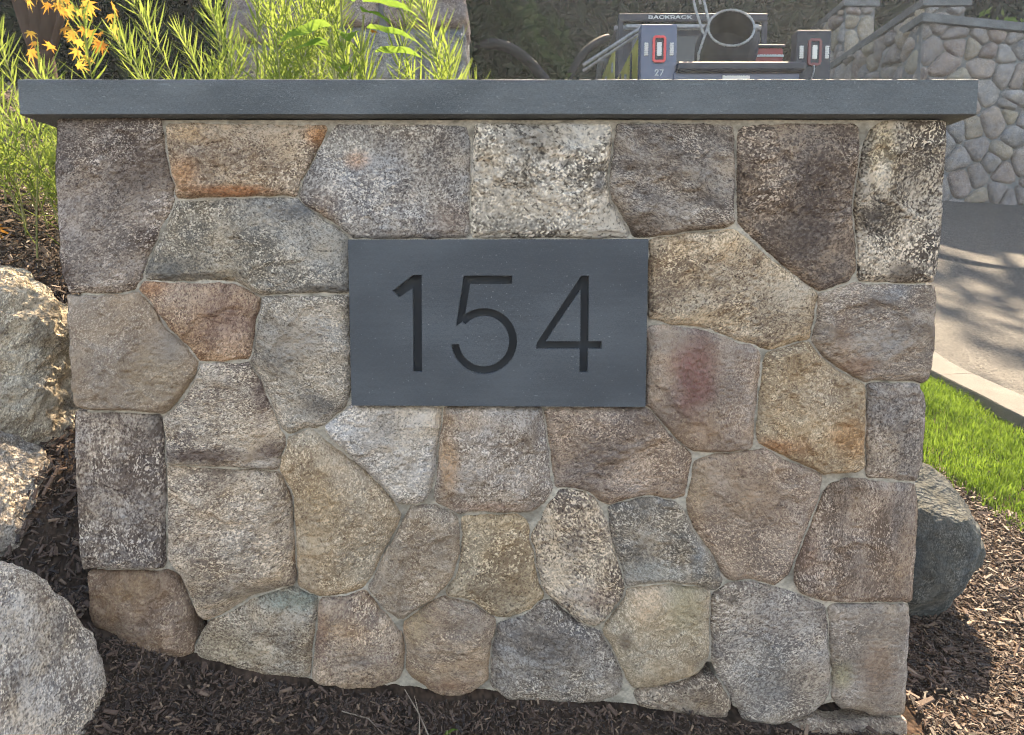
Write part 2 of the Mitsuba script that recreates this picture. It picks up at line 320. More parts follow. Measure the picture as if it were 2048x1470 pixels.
# ---------------------------------------------------------------- the sign wall
STONES = {
 1: ([(-0.788,1.0881),(-0.6079,1.0898),(-0.6119,1.0261),(-0.601,0.9987),(-0.595,0.9764),(-0.5989,0.9496),(-0.6061,0.9288),(-0.6225,0.8993),(-0.6499,0.8486),(-0.6603,0.8186),(-0.6765,0.7974),(-0.6983,0.7903),(-0.784,0.7868),(-0.7914,0.8116),(-0.8019,0.8424),(-0.8025,0.9297),(-0.7955,1.0115)],(88,78,74),(190,182,174),20,1.4,0.0,1.0,1.0,[(-0.7195,0.8895,0.0611,0.0955,(150,146,142),0.5),(-0.6521,1.009,0.0519,0.0594,(70,62,62),0.6)]),
 2: ([(-0.6044,1.0898),(-0.34,1.0898),(-0.3194,1.0788),(-0.3288,1.055),(-0.3599,1.0055),(-0.3858,0.9591),(-0.4667,0.9574),(-0.5934,0.9548),(-0.5963,0.9858),(-0.6004,1.0465)],(112,96,80),(202,188,166),0,1.2,0.05,1.0,1.0,[(-0.4808,0.9666,0.0781,0.0102,(168,108,60),0.75),(-0.5664,0.9921,0.0303,0.034,(180,132,86),0.55),(-0.3393,1.0612,0.0241,0.0201,(190,130,66),0.6),(-0.5631,1.0638,0.0431,0.021,(176,140,84),0.5)]),
 3: ([(-0.2706,1.0855),(-0.0713,1.0906),(-0.0714,1.0695),(-0.0764,0.9721),(-0.076,0.8862),(-0.2599,0.8845),(-0.2932,0.8958),(-0.3288,0.9193),(-0.3669,0.9453),(-0.3707,0.9643),(-0.3683,0.9858),(-0.339,1.0337),(-0.31,1.0745)],(98,94,92),(200,199,194),-10,1.1,0.05,1.0,1.0,[(-0.2713,1.0209,0.0216,0.0169,(190,130,70),0.6),(-0.2881,1.0428,0.0604,0.0338,(190,190,182),0.4),(-0.1081,0.9153,0.0436,0.0344,(104,84,70),0.6),(-0.3344,0.9239,0.0348,0.0344,(150,120,84),0.5)]),
 4: ([(-0.0678,1.0881),(0.1713,1.0881),(0.177,1.0542),(0.1683,0.9944),(0.1651,0.9703),(0.1741,0.9496),(0.1921,0.9245),(0.2068,0.888),(-0.0725,0.8845),(-0.0711,0.9721)],(92,90,84),(224,221,208),0,1.0,0.2,1.15,1.5,[(0.0396,1.0596,0.0603,0.0337,(74,72,70),0.5),(-0.0209,0.9067,0.0436,0.0345,(80,80,76),0.4),(0.1526,0.9751,0.0122,0.0255,(84,92,104),0.7)]),
 5: ([(0.1827,1.0838),(0.3881,1.0838),(0.3923,1.0055),(0.3932,0.9193),(0.375,0.9071),(0.2404,0.8897),(0.2192,0.8897),(0.2038,0.9115),(0.1758,0.9531),(0.1726,0.9944),(0.1804,1.0644)],(92,85,80),(188,181,170),-22,2.2,-0.02,1.0,1.0,[(0.232,0.905,0.0523,0.0207,(78,66,56),0.7)]),
 6: ([(0.3926,1.0771),(0.4403,1.0822),(0.5998,1.0771),(0.6034,1.0201),(0.5964,0.947),(0.6072,0.888),(0.6098,0.8336),(0.5957,0.8116),(0.5457,0.7965),(0.5211,0.8116),(0.4834,0.8442),(0.4458,0.8775),(0.4176,0.901),(0.3975,0.9219)],(84,75,71),(180,166,150),15,1.2,-0.12,0.95,1.2,[(0.5033,0.8809,0.0787,0.0782,(72,64,60),0.5)]),
 7: ([(0.6439,1.083),(0.7553,1.083),(0.7583,0.9764),(0.7574,0.9176),(0.7504,0.8424),(0.7481,0.8063),(0.6216,0.8107),(0.6157,0.8573),(0.605,0.9323),(0.6138,1.0055),(0.6208,1.0406),(0.6297,1.0711)],(74,68,61),(208,200,182),70,1.2,0.08,1.2,1.3,[(0.644,1.0301,0.026,0.0592,(196,180,140),0.5),(0.6501,0.9963,0.0156,0.0339,(225,222,212),0.6),(0.6365,0.9239,0.0122,0.0172,(78,72,68),0.9),(0.6899,0.8245,0.0351,0.0174,(70,62,56),0.8)]),
 8: ([(-0.5901,0.9496),(-0.4642,0.9539),(-0.3877,0.9548),(-0.3323,0.9219),(-0.2925,0.8888),(-0.2939,0.7912),(-0.3243,0.7877),(-0.391,0.7895),(-0.4543,0.7895),(-0.4875,0.8063),(-0.5236,0.8151),(-0.6091,0.8107),(-0.6559,0.8169),(-0.6459,0.8398),(-0.6212,0.8906),(-0.6017,0.9288)],(100,101,97),(190,187,175),-15,1.2,0.0,0.95,0.9,[(-0.3777,0.9325,0.0522,0.0206,(96,104,114),0.8),(-0.609,0.8289,0.0351,0.0262,(96,102,106),0.7),(-0.3378,0.7966,0.0528,0.0088,(70,72,74),0.8),(-0.548,0.8175,0.0614,0.0087,(70,72,70),0.7)]),
 9: ([(-0.6601,0.8054),(-0.4938,0.8045),(-0.4702,0.7921),(-0.4539,0.7761),(-0.4615,0.7369),(-0.465,0.7146),(-0.4745,0.6759),(-0.4981,0.6705),(-0.5647,0.6696),(-0.584,0.6993),(-0.614,0.7271),(-0.6448,0.7726),(-0.6582,0.7903)],(118,94,80),(210,184,156),70,1.4,0.05,0.95,0.9,[(-0.516,0.7412,0.053,0.0532,(128,106,100),0.5),(-0.6368,0.7983,0.0264,0.0175,(150,106,66),0.7)]),
 10: ([(-0.793,0.785),(-0.6629,0.7859),(-0.6486,0.7681),(-0.617,0.7208),(-0.5879,0.693),(-0.5693,0.6668),(-0.5718,0.6506),(-0.5916,0.6115),(-0.6194,0.5777),(-0.6395,0.574),(-0.7787,0.5795),(-0.7948,0.5969),(-0.796,0.6659),(-0.7932,0.7396)],(134,121,107),(186,174,157),35,1.4,0.0,0.55,0.9,[(-0.6452,0.6344,0.0713,0.0541,(150,136,108),0.4),(-0.6061,0.7058,0.0266,0.0356,(120,118,114),0.5)]),
 11: ([(-0.4421,0.7815),(-0.2949,0.7859),(-0.2941,0.7047),(-0.2961,0.616),(-0.3088,0.5795),(-0.3401,0.5584),(-0.4015,0.5363),(-0.4193,0.5483),(-0.4366,0.6005),(-0.4644,0.656),(-0.4649,0.6687),(-0.457,0.7119),(-0.4492,0.7575)],(112,109,102),(206,200,186),-20,1.6,0.06,0.95,0.8,[(-0.3436,0.5803,0.0537,0.0181,(96,92,88),0.6),(-0.3848,0.6969,0.0532,0.0535,(128,126,124),0.4)]),
 12: ([(-0.5615,0.6605),(-0.4751,0.6605),(-0.4562,0.6342),(-0.4449,0.5969),(-0.4241,0.5409),(-0.4142,0.5095),(-0.4288,0.4798),(-0.4357,0.4668),(-0.6333,0.4789),(-0.6319,0.5252),(-0.6329,0.5612),(-0.613,0.5786),(-0.5902,0.6033),(-0.5705,0.6388)],(104,92,84),(212,202,184),3,2.2,0.05,1.05,1.0,[(-0.5441,0.4965,0.0811,0.0147,(78,62,58),0.85),(-0.4358,0.5029,0.0271,0.0184,(84,66,60),0.7),(-0.4504,0.5984,0.0179,0.0544,(96,72,62),0.5)]),
 13: ([(-0.788,0.5749),(-0.6398,0.5685),(-0.6348,0.5409),(-0.6371,0.4761),(-0.6401,0.3578),(-0.6447,0.3007),(-0.6522,0.2815),(-0.7892,0.2815),(-0.7931,0.3407),(-0.7965,0.3908),(-0.7938,0.5095)],(92,82,76),(196,188,178),80,1.3,-0.15,0.95,1.3,[(-0.6493,0.5531,0.018,0.0365,(104,104,102),0.5)]),
 14: ([(-0.629,0.4733),(-0.4331,0.4621),(-0.4216,0.45),(-0.4078,0.4247),(-0.4035,0.3245),(-0.4042,0.27),(-0.4123,0.2508),(-0.4919,0.2305),(-0.5362,0.1927),(-0.5729,0.1849),(-0.5929,0.1985),(-0.6013,0.2392),(-0.619,0.2767),(-0.6379,0.3073),(-0.6337,0.3748)],(116,103,90),(216,202,180),15,1.7,0.08,1.0,1.1,[(-0.4206,0.4152,0.0363,0.0747,(130,120,106),0.4),(-0.4999,0.2363,0.0735,0.0153,(110,104,92),0.6)]),
 15: ([(-0.7832,0.2748),(-0.759,0.2767),(-0.6378,0.2709),(-0.6187,0.2642),(-0.5996,0.215),(-0.5918,0.181),(-0.602,0.1204),(-0.6288,0.1086),(-0.6689,0.1125),(-0.7265,0.141),(-0.777,0.1742),(-0.788,0.2082)],(112,91,75),(172,152,130),60,1.2,-0.12,0.6,1.0,[(-0.6924,0.2458,0.0551,0.0287,(150,126,90),0.4),(-0.6323,0.1594,0.0092,0.0329,(196,176,156),0.6)]),
 16: ([(-0.5902,0.1322),(-0.5603,0.1752),(-0.5163,0.2005),(-0.4793,0.2208),(-0.4126,0.2392),(-0.3684,0.2247),(-0.3704,0.1537),(-0.3802,0.0721),(-0.464,0.0711),(-0.5464,0.1027),(-0.5837,0.1096)],(112,101,86),(216,206,186),-20,1.4,0.08,1.0,1.0,[(-0.4085,0.2219,0.0644,0.023,(120,138,134),0.7),(-0.5136,0.1207,0.0741,0.0293,(150,136,98),0.3)]),
 17: ([(-0.3714,0.5409),(-0.3493,0.5206),(-0.3047,0.4835),(-0.2587,0.4547),(-0.2283,0.4144),(-0.2105,0.3814),(-0.2364,0.3245),(-0.2634,0.2681),(-0.2824,0.245),(-0.3124,0.2315),(-0.3747,0.2315),(-0.3928,0.2479),(-0.3988,0.2968),(-0.3999,0.4106),(-0.4186,0.4593),(-0.4213,0.4873),(-0.4019,0.5262)],(150,130,104),(214,198,168),75,1.2,0.1,0.8,1.0,[(-0.2924,0.4707,0.0541,0.0462,(196,184,164),0.5),(-0.3481,0.4152,0.0453,0.0747,(182,156,112),0.4)]),
 18: ([(-0.2933,0.5804),(-0.1268,0.5804),(-0.1315,0.5566),(-0.139,0.5345),(-0.1384,0.5095),(-0.1444,0.4621),(-0.1492,0.4378),(-0.1623,0.4144),(-0.178,0.4069),(-0.2101,0.4097),(-0.2326,0.4341),(-0.2595,0.4593),(-0.2934,0.4993),(-0.3236,0.528),(-0.3378,0.5437),(-0.3173,0.5639)],(158,156,150),(228,226,220),20,1.3,0.12,0.9,1.0,[(-0.1483,0.443,0.018,0.0278,(150,142,128),0.5)]),
 19: ([(-0.1222,0.5795),(0.048,0.5795),(0.0544,0.5566),(0.0647,0.4938),(0.0676,0.4575),(0.0696,0.4406),(0.0578,0.4097),(0.0331,0.3927),(-0.0322,0.3871),(-0.1029,0.389),(-0.1349,0.4078),(-0.1373,0.4378),(-0.1362,0.4584),(-0.1321,0.503),(-0.1234,0.5474)],(124,115,107),(208,202,194),70,1.2,0.08,0.9,0.9,[(-0.1163,0.4891,0.0217,0.0832,(170,138,100),0.7),(-0.0842,0.5622,0.0537,0.0219,(170,148,120),0.5),(-0.0399,0.4013,0.0816,0.0112,(138,104,82),0.5)]),
 20: ([(0.0616,0.5777),(0.2463,0.5777),(0.2657,0.5593),(0.2937,0.5252),(0.3217,0.4965),(0.3249,0.478),(0.322,0.4472),(0.3162,0.4219),(0.2907,0.4153),(0.2419,0.4238),(0.1853,0.4069),(0.1614,0.4172),(0.1319,0.4322),(0.0796,0.4388),(0.0757,0.478),(0.0664,0.5252)],(110,96,87),(190,172,154),20,1.3,0.02,0.85,0.9,[(0.1595,0.4152,0.0726,0.0149,(140,116,88),0.5)]),
 21: ([(0.2441,0.8792),(0.3242,0.8949),(0.3948,0.8949),(0.422,0.8766),(0.4595,0.8407),(0.4904,0.823),(0.526,0.7992),(0.5417,0.7868),(0.5418,0.7637),(0.5435,0.7432),(0.5358,0.7146),(0.5041,0.7002),(0.4677,0.6912),(0.4126,0.7011),(0.3564,0.7226),(0.2952,0.7352),(0.2466,0.7503)],(122,106,88),(220,204,174),35,1.3,0.12,1.05,1.0,[(0.4984,0.7852,0.044,0.0352,(176,176,170),0.4),(0.3499,0.7412,0.0795,0.0212,(170,146,106),0.4)]),
 22: ([(0.5517,0.7815),(0.584,0.7965),(0.622,0.8027),(0.7465,0.8027),(0.7543,0.7761),(0.759,0.7271),(0.7546,0.6659),(0.7484,0.6324),(0.6826,0.6333),(0.6301,0.636),(0.5851,0.656),(0.5562,0.6777),(0.5437,0.6966),(0.541,0.7396)],(106,97,90),(194,184,170),12,2.6,0.0,0.9,0.9,[(0.6745,0.7852,0.044,0.0176,(140,150,160),0.5),(0.6191,0.6568,0.0356,0.0179,(120,90,72),0.6),(0.5897,0.7147,0.0177,0.0534,(140,116,96),0.4)]),
 23: ([(0.2462,0.7244),(0.2802,0.7271),(0.3411,0.7253),(0.3782,0.7101),(0.4343,0.6948),(0.4451,0.6687),(0.4443,0.6406),(0.4398,0.5877),(0.4393,0.5474),(0.4333,0.5114),(0.3971,0.5021),(0.3287,0.5077),(0.2982,0.528),(0.2693,0.5593),(0.248,0.585),(0.2431,0.6506)],(122,107,96),(190,174,156),88,1.3,0.02,0.7,0.8,[(0.3261,0.6344,0.0446,0.0813,(112,72,74),0.8),(0.28,0.7058,0.0443,0.0213,(130,128,124),0.5),(0.4046,0.688,0.0355,0.0214,(140,136,134),0.4),(0.3377,0.5349,0.0718,0.0275,(150,122,94),0.4)]),
 24: ([(0.4671,0.6822),(0.5105,0.6975),(0.5374,0.6975),(0.5555,0.6732),(0.5899,0.6478),(0.626,0.6279),(0.6385,0.6133),(0.643,0.5409),(0.6434,0.478),(0.6293,0.4668),(0.5664,0.464),(0.519,0.4845),(0.4557,0.5197),(0.4468,0.5409),(0.4483,0.6033),(0.4553,0.6596)],(138,117,90),(206,188,154),70,1.2,0.08,0.85,0.9,[(0.4822,0.512,0.054,0.022,(150,100,56),0.7),(0.6075,0.5257,0.036,0.0366,(170,126,76),0.6),(0.559,0.6074,0.0447,0.0543,(176,170,158),0.4)]),
 25: ([(0.6444,0.6206),(0.6541,0.6251),(0.729,0.6251),(0.7402,0.6033),(0.7501,0.5566),(0.751,0.5095),(0.7437,0.478),(0.739,0.4481),(0.6546,0.4547),(0.6472,0.5114),(0.6434,0.5685)],(96,89,85),(186,180,172),70,1.3,-0.05,0.9,1.0,[]),
 26: ([(0.335,0.4761),(0.3783,0.4928),(0.4411,0.4965),(0.4591,0.5012),(0.5129,0.477),(0.562,0.4593),(0.5603,0.4144),(0.5422,0.3644),(0.5251,0.3073),(0.5108,0.2719),(0.4856,0.2517),(0.4425,0.2613),(0.4129,0.2585),(0.394,0.2719),(0.3724,0.314),(0.3389,0.3606),(0.326,0.3974),(0.3244,0.4247)],(122,106,93),(194,175,154),-35,1.4,0.05,0.8,0.8,[(0.3406,0.4245,0.0272,0.0559,(160,140,104),0.4)]),
 27: ([(0.5868,0.436),(0.6139,0.4453),(0.7359,0.4388),(0.7433,0.3729),(0.7478,0.293),(0.7443,0.2237),(0.7364,0.216),(0.5751,0.2218),(0.5402,0.2334),(0.5309,0.2565),(0.5311,0.2968),(0.5485,0.3445),(0.5722,0.4144)],(102,88,77),(192,176,160),86,2.0,-0.08,0.9,1.1,[(0.5446,0.3122,0.0274,0.0569,(120,90,72),0.5)]),
 28: ([(-0.1951,0.3701),(-0.1819,0.3927),(-0.1423,0.3956),(-0.1057,0.3805),(-0.0977,0.3473),(-0.0999,0.3007),(-0.1132,0.2652),(-0.1451,0.2305),(-0.1808,0.2005),(-0.2071,0.1859),(-0.2413,0.2073),(-0.2629,0.243),(-0.2465,0.2767),(-0.2282,0.3169),(-0.2065,0.3473)],(134,120,104),(204,191,170),-30,1.3,0.05,0.75,0.8,[(-0.1315,0.3216,0.0274,0.0473,(150,146,140),0.4)]),
 29: ([(-0.0911,0.3757),(-0.0754,0.3824),(0.0064,0.3805),(0.0221,0.3691),(0.0323,0.3245),(0.0445,0.2565),(0.0539,0.2286),(0.0326,0.2034),(-0.0065,0.1898),(-0.0392,0.1966),(-0.0717,0.2199),(-0.1191,0.2276),(-0.1152,0.243),(-0.0992,0.2767),(-0.0923,0.3245)],(138,121,96),(212,196,163),40,1.2,0.08,0.9,1.1,[]),
 30: ([(0.0916,0.4256),(0.1172,0.4303),(0.1421,0.4191),(0.1608,0.388),(0.1789,0.3407),(0.1925,0.2968),(0.2052,0.2527),(0.2046,0.2286),(0.1837,0.1956),(0.1494,0.1723),(0.127,0.1791),(0.0847,0.2208),(0.0548,0.2498),(0.0481,0.2968),(0.0378,0.3407),(0.0516,0.3644),(0.0707,0.3946)],(98,89,82),(216,203,180),-55,1.3,0.05,1.1,1.3,[(0.115,0.3311,0.0273,0.0283,(92,92,94),0.6),(0.1527,0.2267,0.046,0.0287,(116,92,78),0.5)]),
 31: ([(0.1828,0.3956),(0.2074,0.4059),(0.2495,0.4125),(0.2899,0.4078),(0.3096,0.3908),(0.3297,0.3578),(0.35,0.3207),(0.374,0.2901),(0.3869,0.2594),(0.3828,0.243),(0.3604,0.245),(0.2943,0.2546),(0.2164,0.2479),(0.2116,0.2594),(0.2008,0.2968),(0.1871,0.3473)],(104,102,96),(190,185,174),-30,1.4,0.03,0.9,0.9,[(0.2712,0.2743,0.0825,0.0228,(160,170,172),0.45),(0.3435,0.3122,0.0165,0.0379,(134,148,160),0.5),(0.2415,0.3966,0.0454,0.0187,(112,120,128),0.4)]),
 32: ([(-0.3575,0.217),(-0.3126,0.2237),(-0.2733,0.2344),(-0.2543,0.2082),(-0.2261,0.1703),(-0.2096,0.1469),(-0.2035,0.1184),(-0.2077,0.0909),(-0.2203,0.0672),(-0.2591,0.0533),(-0.3167,0.0503),(-0.3598,0.0602),(-0.3764,0.0731),(-0.3732,0.1184),(-0.3634,0.1703)],(126,108,94),(212,194,170),40,1.2,0.06,0.9,1.0,[(-0.2774,0.1109,0.0371,0.0195,(130,130,132),0.6),(-0.262,0.1883,0.0277,0.0192,(130,128,128),0.5),(-0.3085,0.1691,0.0462,0.0232,(190,160,124),0.5),(-0.3547,0.1691,0.0185,0.0582,(140,104,80),0.5)]),
 33: ([(-0.197,0.1752),(-0.164,0.2063),(-0.1247,0.2199),(-0.0987,0.2189),(-0.0652,0.1995),(-0.0373,0.1791),(-0.0337,0.1537),(-0.0441,0.1017),(-0.0471,0.0662),(-0.0792,0.0434),(-0.1161,0.0354),(-0.1527,0.0473),(-0.1854,0.0741),(-0.1983,0.0909),(-0.1985,0.1361)],(126,108,92),(206,186,160),-8,2.6,0.05,0.85,0.9,[(-0.1698,0.1787,0.0276,0.0386,(160,146,110),0.4),(-0.1155,0.0621,0.0559,0.0196,(120,90,74),0.6)]),
 34: ([(-0.0215,0.1684),(0.0271,0.1859),(0.0503,0.2102),(0.0726,0.2131),(0.1195,0.1752),(0.1618,0.1547),(0.1846,0.1253),(0.207,0.0771),(0.199,0.0394),(0.1606,0.0215),(0.0671,0.0185),(-0.0057,0.0284),(-0.0339,0.0523),(-0.0395,0.0909),(-0.0337,0.1361)],(110,105,100),(198,194,186),-35,1.4,0.02,0.95,1.0,[(0.0889,0.1401,0.0555,0.0389,(94,94,98),0.4)]),
 35: ([(0.2202,0.2411),(0.2879,0.2488),(0.3596,0.2411),(0.3657,0.2218),(0.3666,0.1537),(0.366,0.1086),(0.3507,0.082),(0.322,0.0662),(0.2658,0.0513),(0.2337,0.0513),(0.2175,0.0662),(0.2,0.1017),(0.174,0.1537),(0.1857,0.1878),(0.2085,0.2189)],(142,130,110),(208,198,174),85,1.2,0.08,0.75,0.8,[(0.2446,0.2267,0.0368,0.0384,(206,180,150),0.4),(0.3187,0.2075,0.0368,0.0577,(170,164,124),0.4),(0.2091,0.1498,0.0111,0.0194,(100,86,74),0.7)]),
 36: ([(0.3759,0.2237),(0.4095,0.2508),(0.4456,0.2546),(0.4795,0.2411),(0.5359,0.2237),(0.5773,0.2131),(0.5873,0.1771),(0.5953,0.1017),(0.5976,0.0493),(0.5866,0.0205),(0.5612,-0.0035),(0.5024,-0.0266),(0.452,-0.0205),(0.4216,0.0115),(0.3973,0.0662),(0.3793,0.1017),(0.3746,0.1703)],(106,100,96),(192,187,178),20,1.3,0.0,0.85,1.0,[(0.4795,0.0914,0.065,0.0588,(130,138,142),0.35),(0.4057,0.2219,0.0129,0.0115,(70,64,60),0.8)]),
 37: ([(0.5944,0.2063),(0.7348,0.2102),(0.7436,0.1537),(0.7456,0.084),(0.7393,-0.0065),(0.6694,-0.0095),(0.6329,0.0015),(0.6088,0.0314),(0.6064,0.084),(0.5967,0.1537)],(116,110,103),(184,177,168),30,1.3,0.0,0.7,1.0,[(0.6844,0.0817,0.0372,0.0589,(134,112,92),0.6),(0.6197,0.0719,0.0187,0.0294,(168,166,126),0.5)]),
 38: ([(0.2311,0.0414),(0.2988,0.0503),(0.339,0.0642),(0.3652,0.0681),(0.392,0.0553),(0.4129,0.0175),(0.4099,-0.0065),(0.3674,-0.0105),(0.2837,0.0045),(0.2438,0.0145)],(112,101,90),(196,185,168),10,1.3,0.03,0.9,1.0,[]),
 39: ([(0.5047,-0.0376),(0.5855,-0.0185),(0.7425,-0.0145),(0.7487,-0.0568),(0.7531,-0.1379),(0.4932,-0.1379)],(112,101,92),(190,179,164),0,1.3,0.0,0.85,1.0,[]),
}
PLAQUE = [(-0.2868,0.8818),(0.2387,0.8827),(0.239,0.5856),(-0.2873,0.5883)]
DIGITS = [([(-0.2109,0.7926),(-0.1744,0.8201),(-0.1588,0.8201),(-0.1603,0.6487),(-0.1761,0.6487),(-0.1753,0.7971),(-0.1996,0.7806)],[]),([(-0.0736,0.8045),(-0.0002,0.8045),(0.0004,0.8192),(-0.0852,0.8192),(-0.0994,0.7303),(-0.0894,0.7369),(-0.0888,0.7379),(-0.083,0.7328),(-0.0802,0.7358),(-0.0772,0.7384),(-0.0739,0.7408),(-0.0704,0.7429),(-0.0667,0.7446),(-0.0629,0.746),(-0.059,0.747),(-0.055,0.7477),(-0.051,0.7481),(-0.047,0.748),(-0.0429,0.7476),(-0.039,0.7469),(-0.0351,0.7457),(-0.0313,0.7442),(-0.0277,0.7424),(-0.0243,0.7403),(-0.0211,0.7379),(-0.0181,0.7352),(-0.0154,0.7322),(-0.0129,0.7289),(-0.0108,0.7255),(-0.009,0.7219),(-0.0075,0.7181),(-0.0063,0.7142),(-0.0055,0.7103),(-0.0051,0.7062),(-0.0051,0.7022),(-0.0054,0.6981),(-0.0061,0.6941),(-0.0071,0.6902),(-0.0085,0.6863),(-0.0102,0.6827),(-0.0123,0.6791),(-0.0147,0.6758),(-0.0174,0.6728),(-0.0203,0.6699),(-0.0235,0.6674),(-0.0269,0.6651),(-0.0305,0.6632),(-0.0342,0.6616),(-0.0381,0.6604),(-0.0421,0.6595),(-0.0461,0.659),(-0.0502,0.6588),(-0.0543,0.659),(-0.0583,0.6596),(-0.0622,0.6606),(-0.0661,0.6619),(-0.0698,0.6636),(-0.0733,0.6656),(-0.0767,0.6679),(-0.0798,0.6705),(-0.0826,0.6734),(-0.0852,0.6765),(-0.0875,0.6798),(-0.0895,0.6834),(-0.0911,0.6871),(-0.0924,0.691),(-0.0934,0.6949),(-0.0939,0.6989),(-0.1078,0.6975),(-0.1071,0.6922),(-0.1058,0.687),(-0.1041,0.6819),(-0.102,0.6771),(-0.0994,0.6724),(-0.0964,0.668),(-0.093,0.6639),(-0.0892,0.6601),(-0.0852,0.6567),(-0.0808,0.6536),(-0.0761,0.651),(-0.0712,0.6488),(-0.0662,0.6471),(-0.061,0.6458),(-0.0557,0.645),(-0.0504,0.6447),(-0.045,0.6449),(-0.0397,0.6456),(-0.0345,0.6468),(-0.0294,0.6484),(-0.0245,0.6505),(-0.0197,0.653),(-0.0153,0.656),(-0.0111,0.6593),(-0.0072,0.6631),(-0.0037,0.6671),(-0.0006,0.6715),(0.0021,0.6761),(0.0044,0.6809),(0.0062,0.686),(0.0076,0.6911),(0.0085,0.6964),(0.0089,0.7017),(0.0088,0.707),(0.0082,0.7123),(0.0072,0.7176),(0.0057,0.7227),(0.0037,0.7276),(0.0013,0.7324),(-0.0015,0.7369),(-0.0047,0.7411),(-0.0083,0.745),(-0.0122,0.7486),(-0.0164,0.7517),(-0.0209,0.7545),(-0.0257,0.7569),(-0.0306,0.7588),(-0.0357,0.7603),(-0.0409,0.7613),(-0.0462,0.7619),(-0.0515,0.7619),(-0.0567,0.7615),(-0.062,0.7606),(-0.0671,0.7592),(-0.0721,0.7574),(-0.0769,0.7551),(-0.0814,0.7524),(-0.0826,0.7515)],[]),([(0.1215,0.8189),(0.1356,0.8189),(0.1362,0.7036),(0.1599,0.7036),(0.1594,0.6899),(0.1358,0.6899),(0.135,0.6481),(0.1198,0.6481),(0.1203,0.6899),(0.0432,0.6899),(0.0438,0.7006)],[[(0.1208,0.7941),(0.1211,0.7036),(0.0604,0.7036),(0.1208,0.7941)]])]

def resample(poly, step):
    ring = poly.exterior
    n = max(12, int(ring.length / step))
    return np.array([ring.interpolate(i / n, normalized=True).coords[0] for i in range(n)])

def outline(poly, r):
    """rounded corners, slightly ragged edge"""
    p = poly.buffer(-r).buffer(2 * r).buffer(-r)
    if isinstance(p, MultiPolygon): p = max(p.geoms, key=lambda g: g.area)
    return p

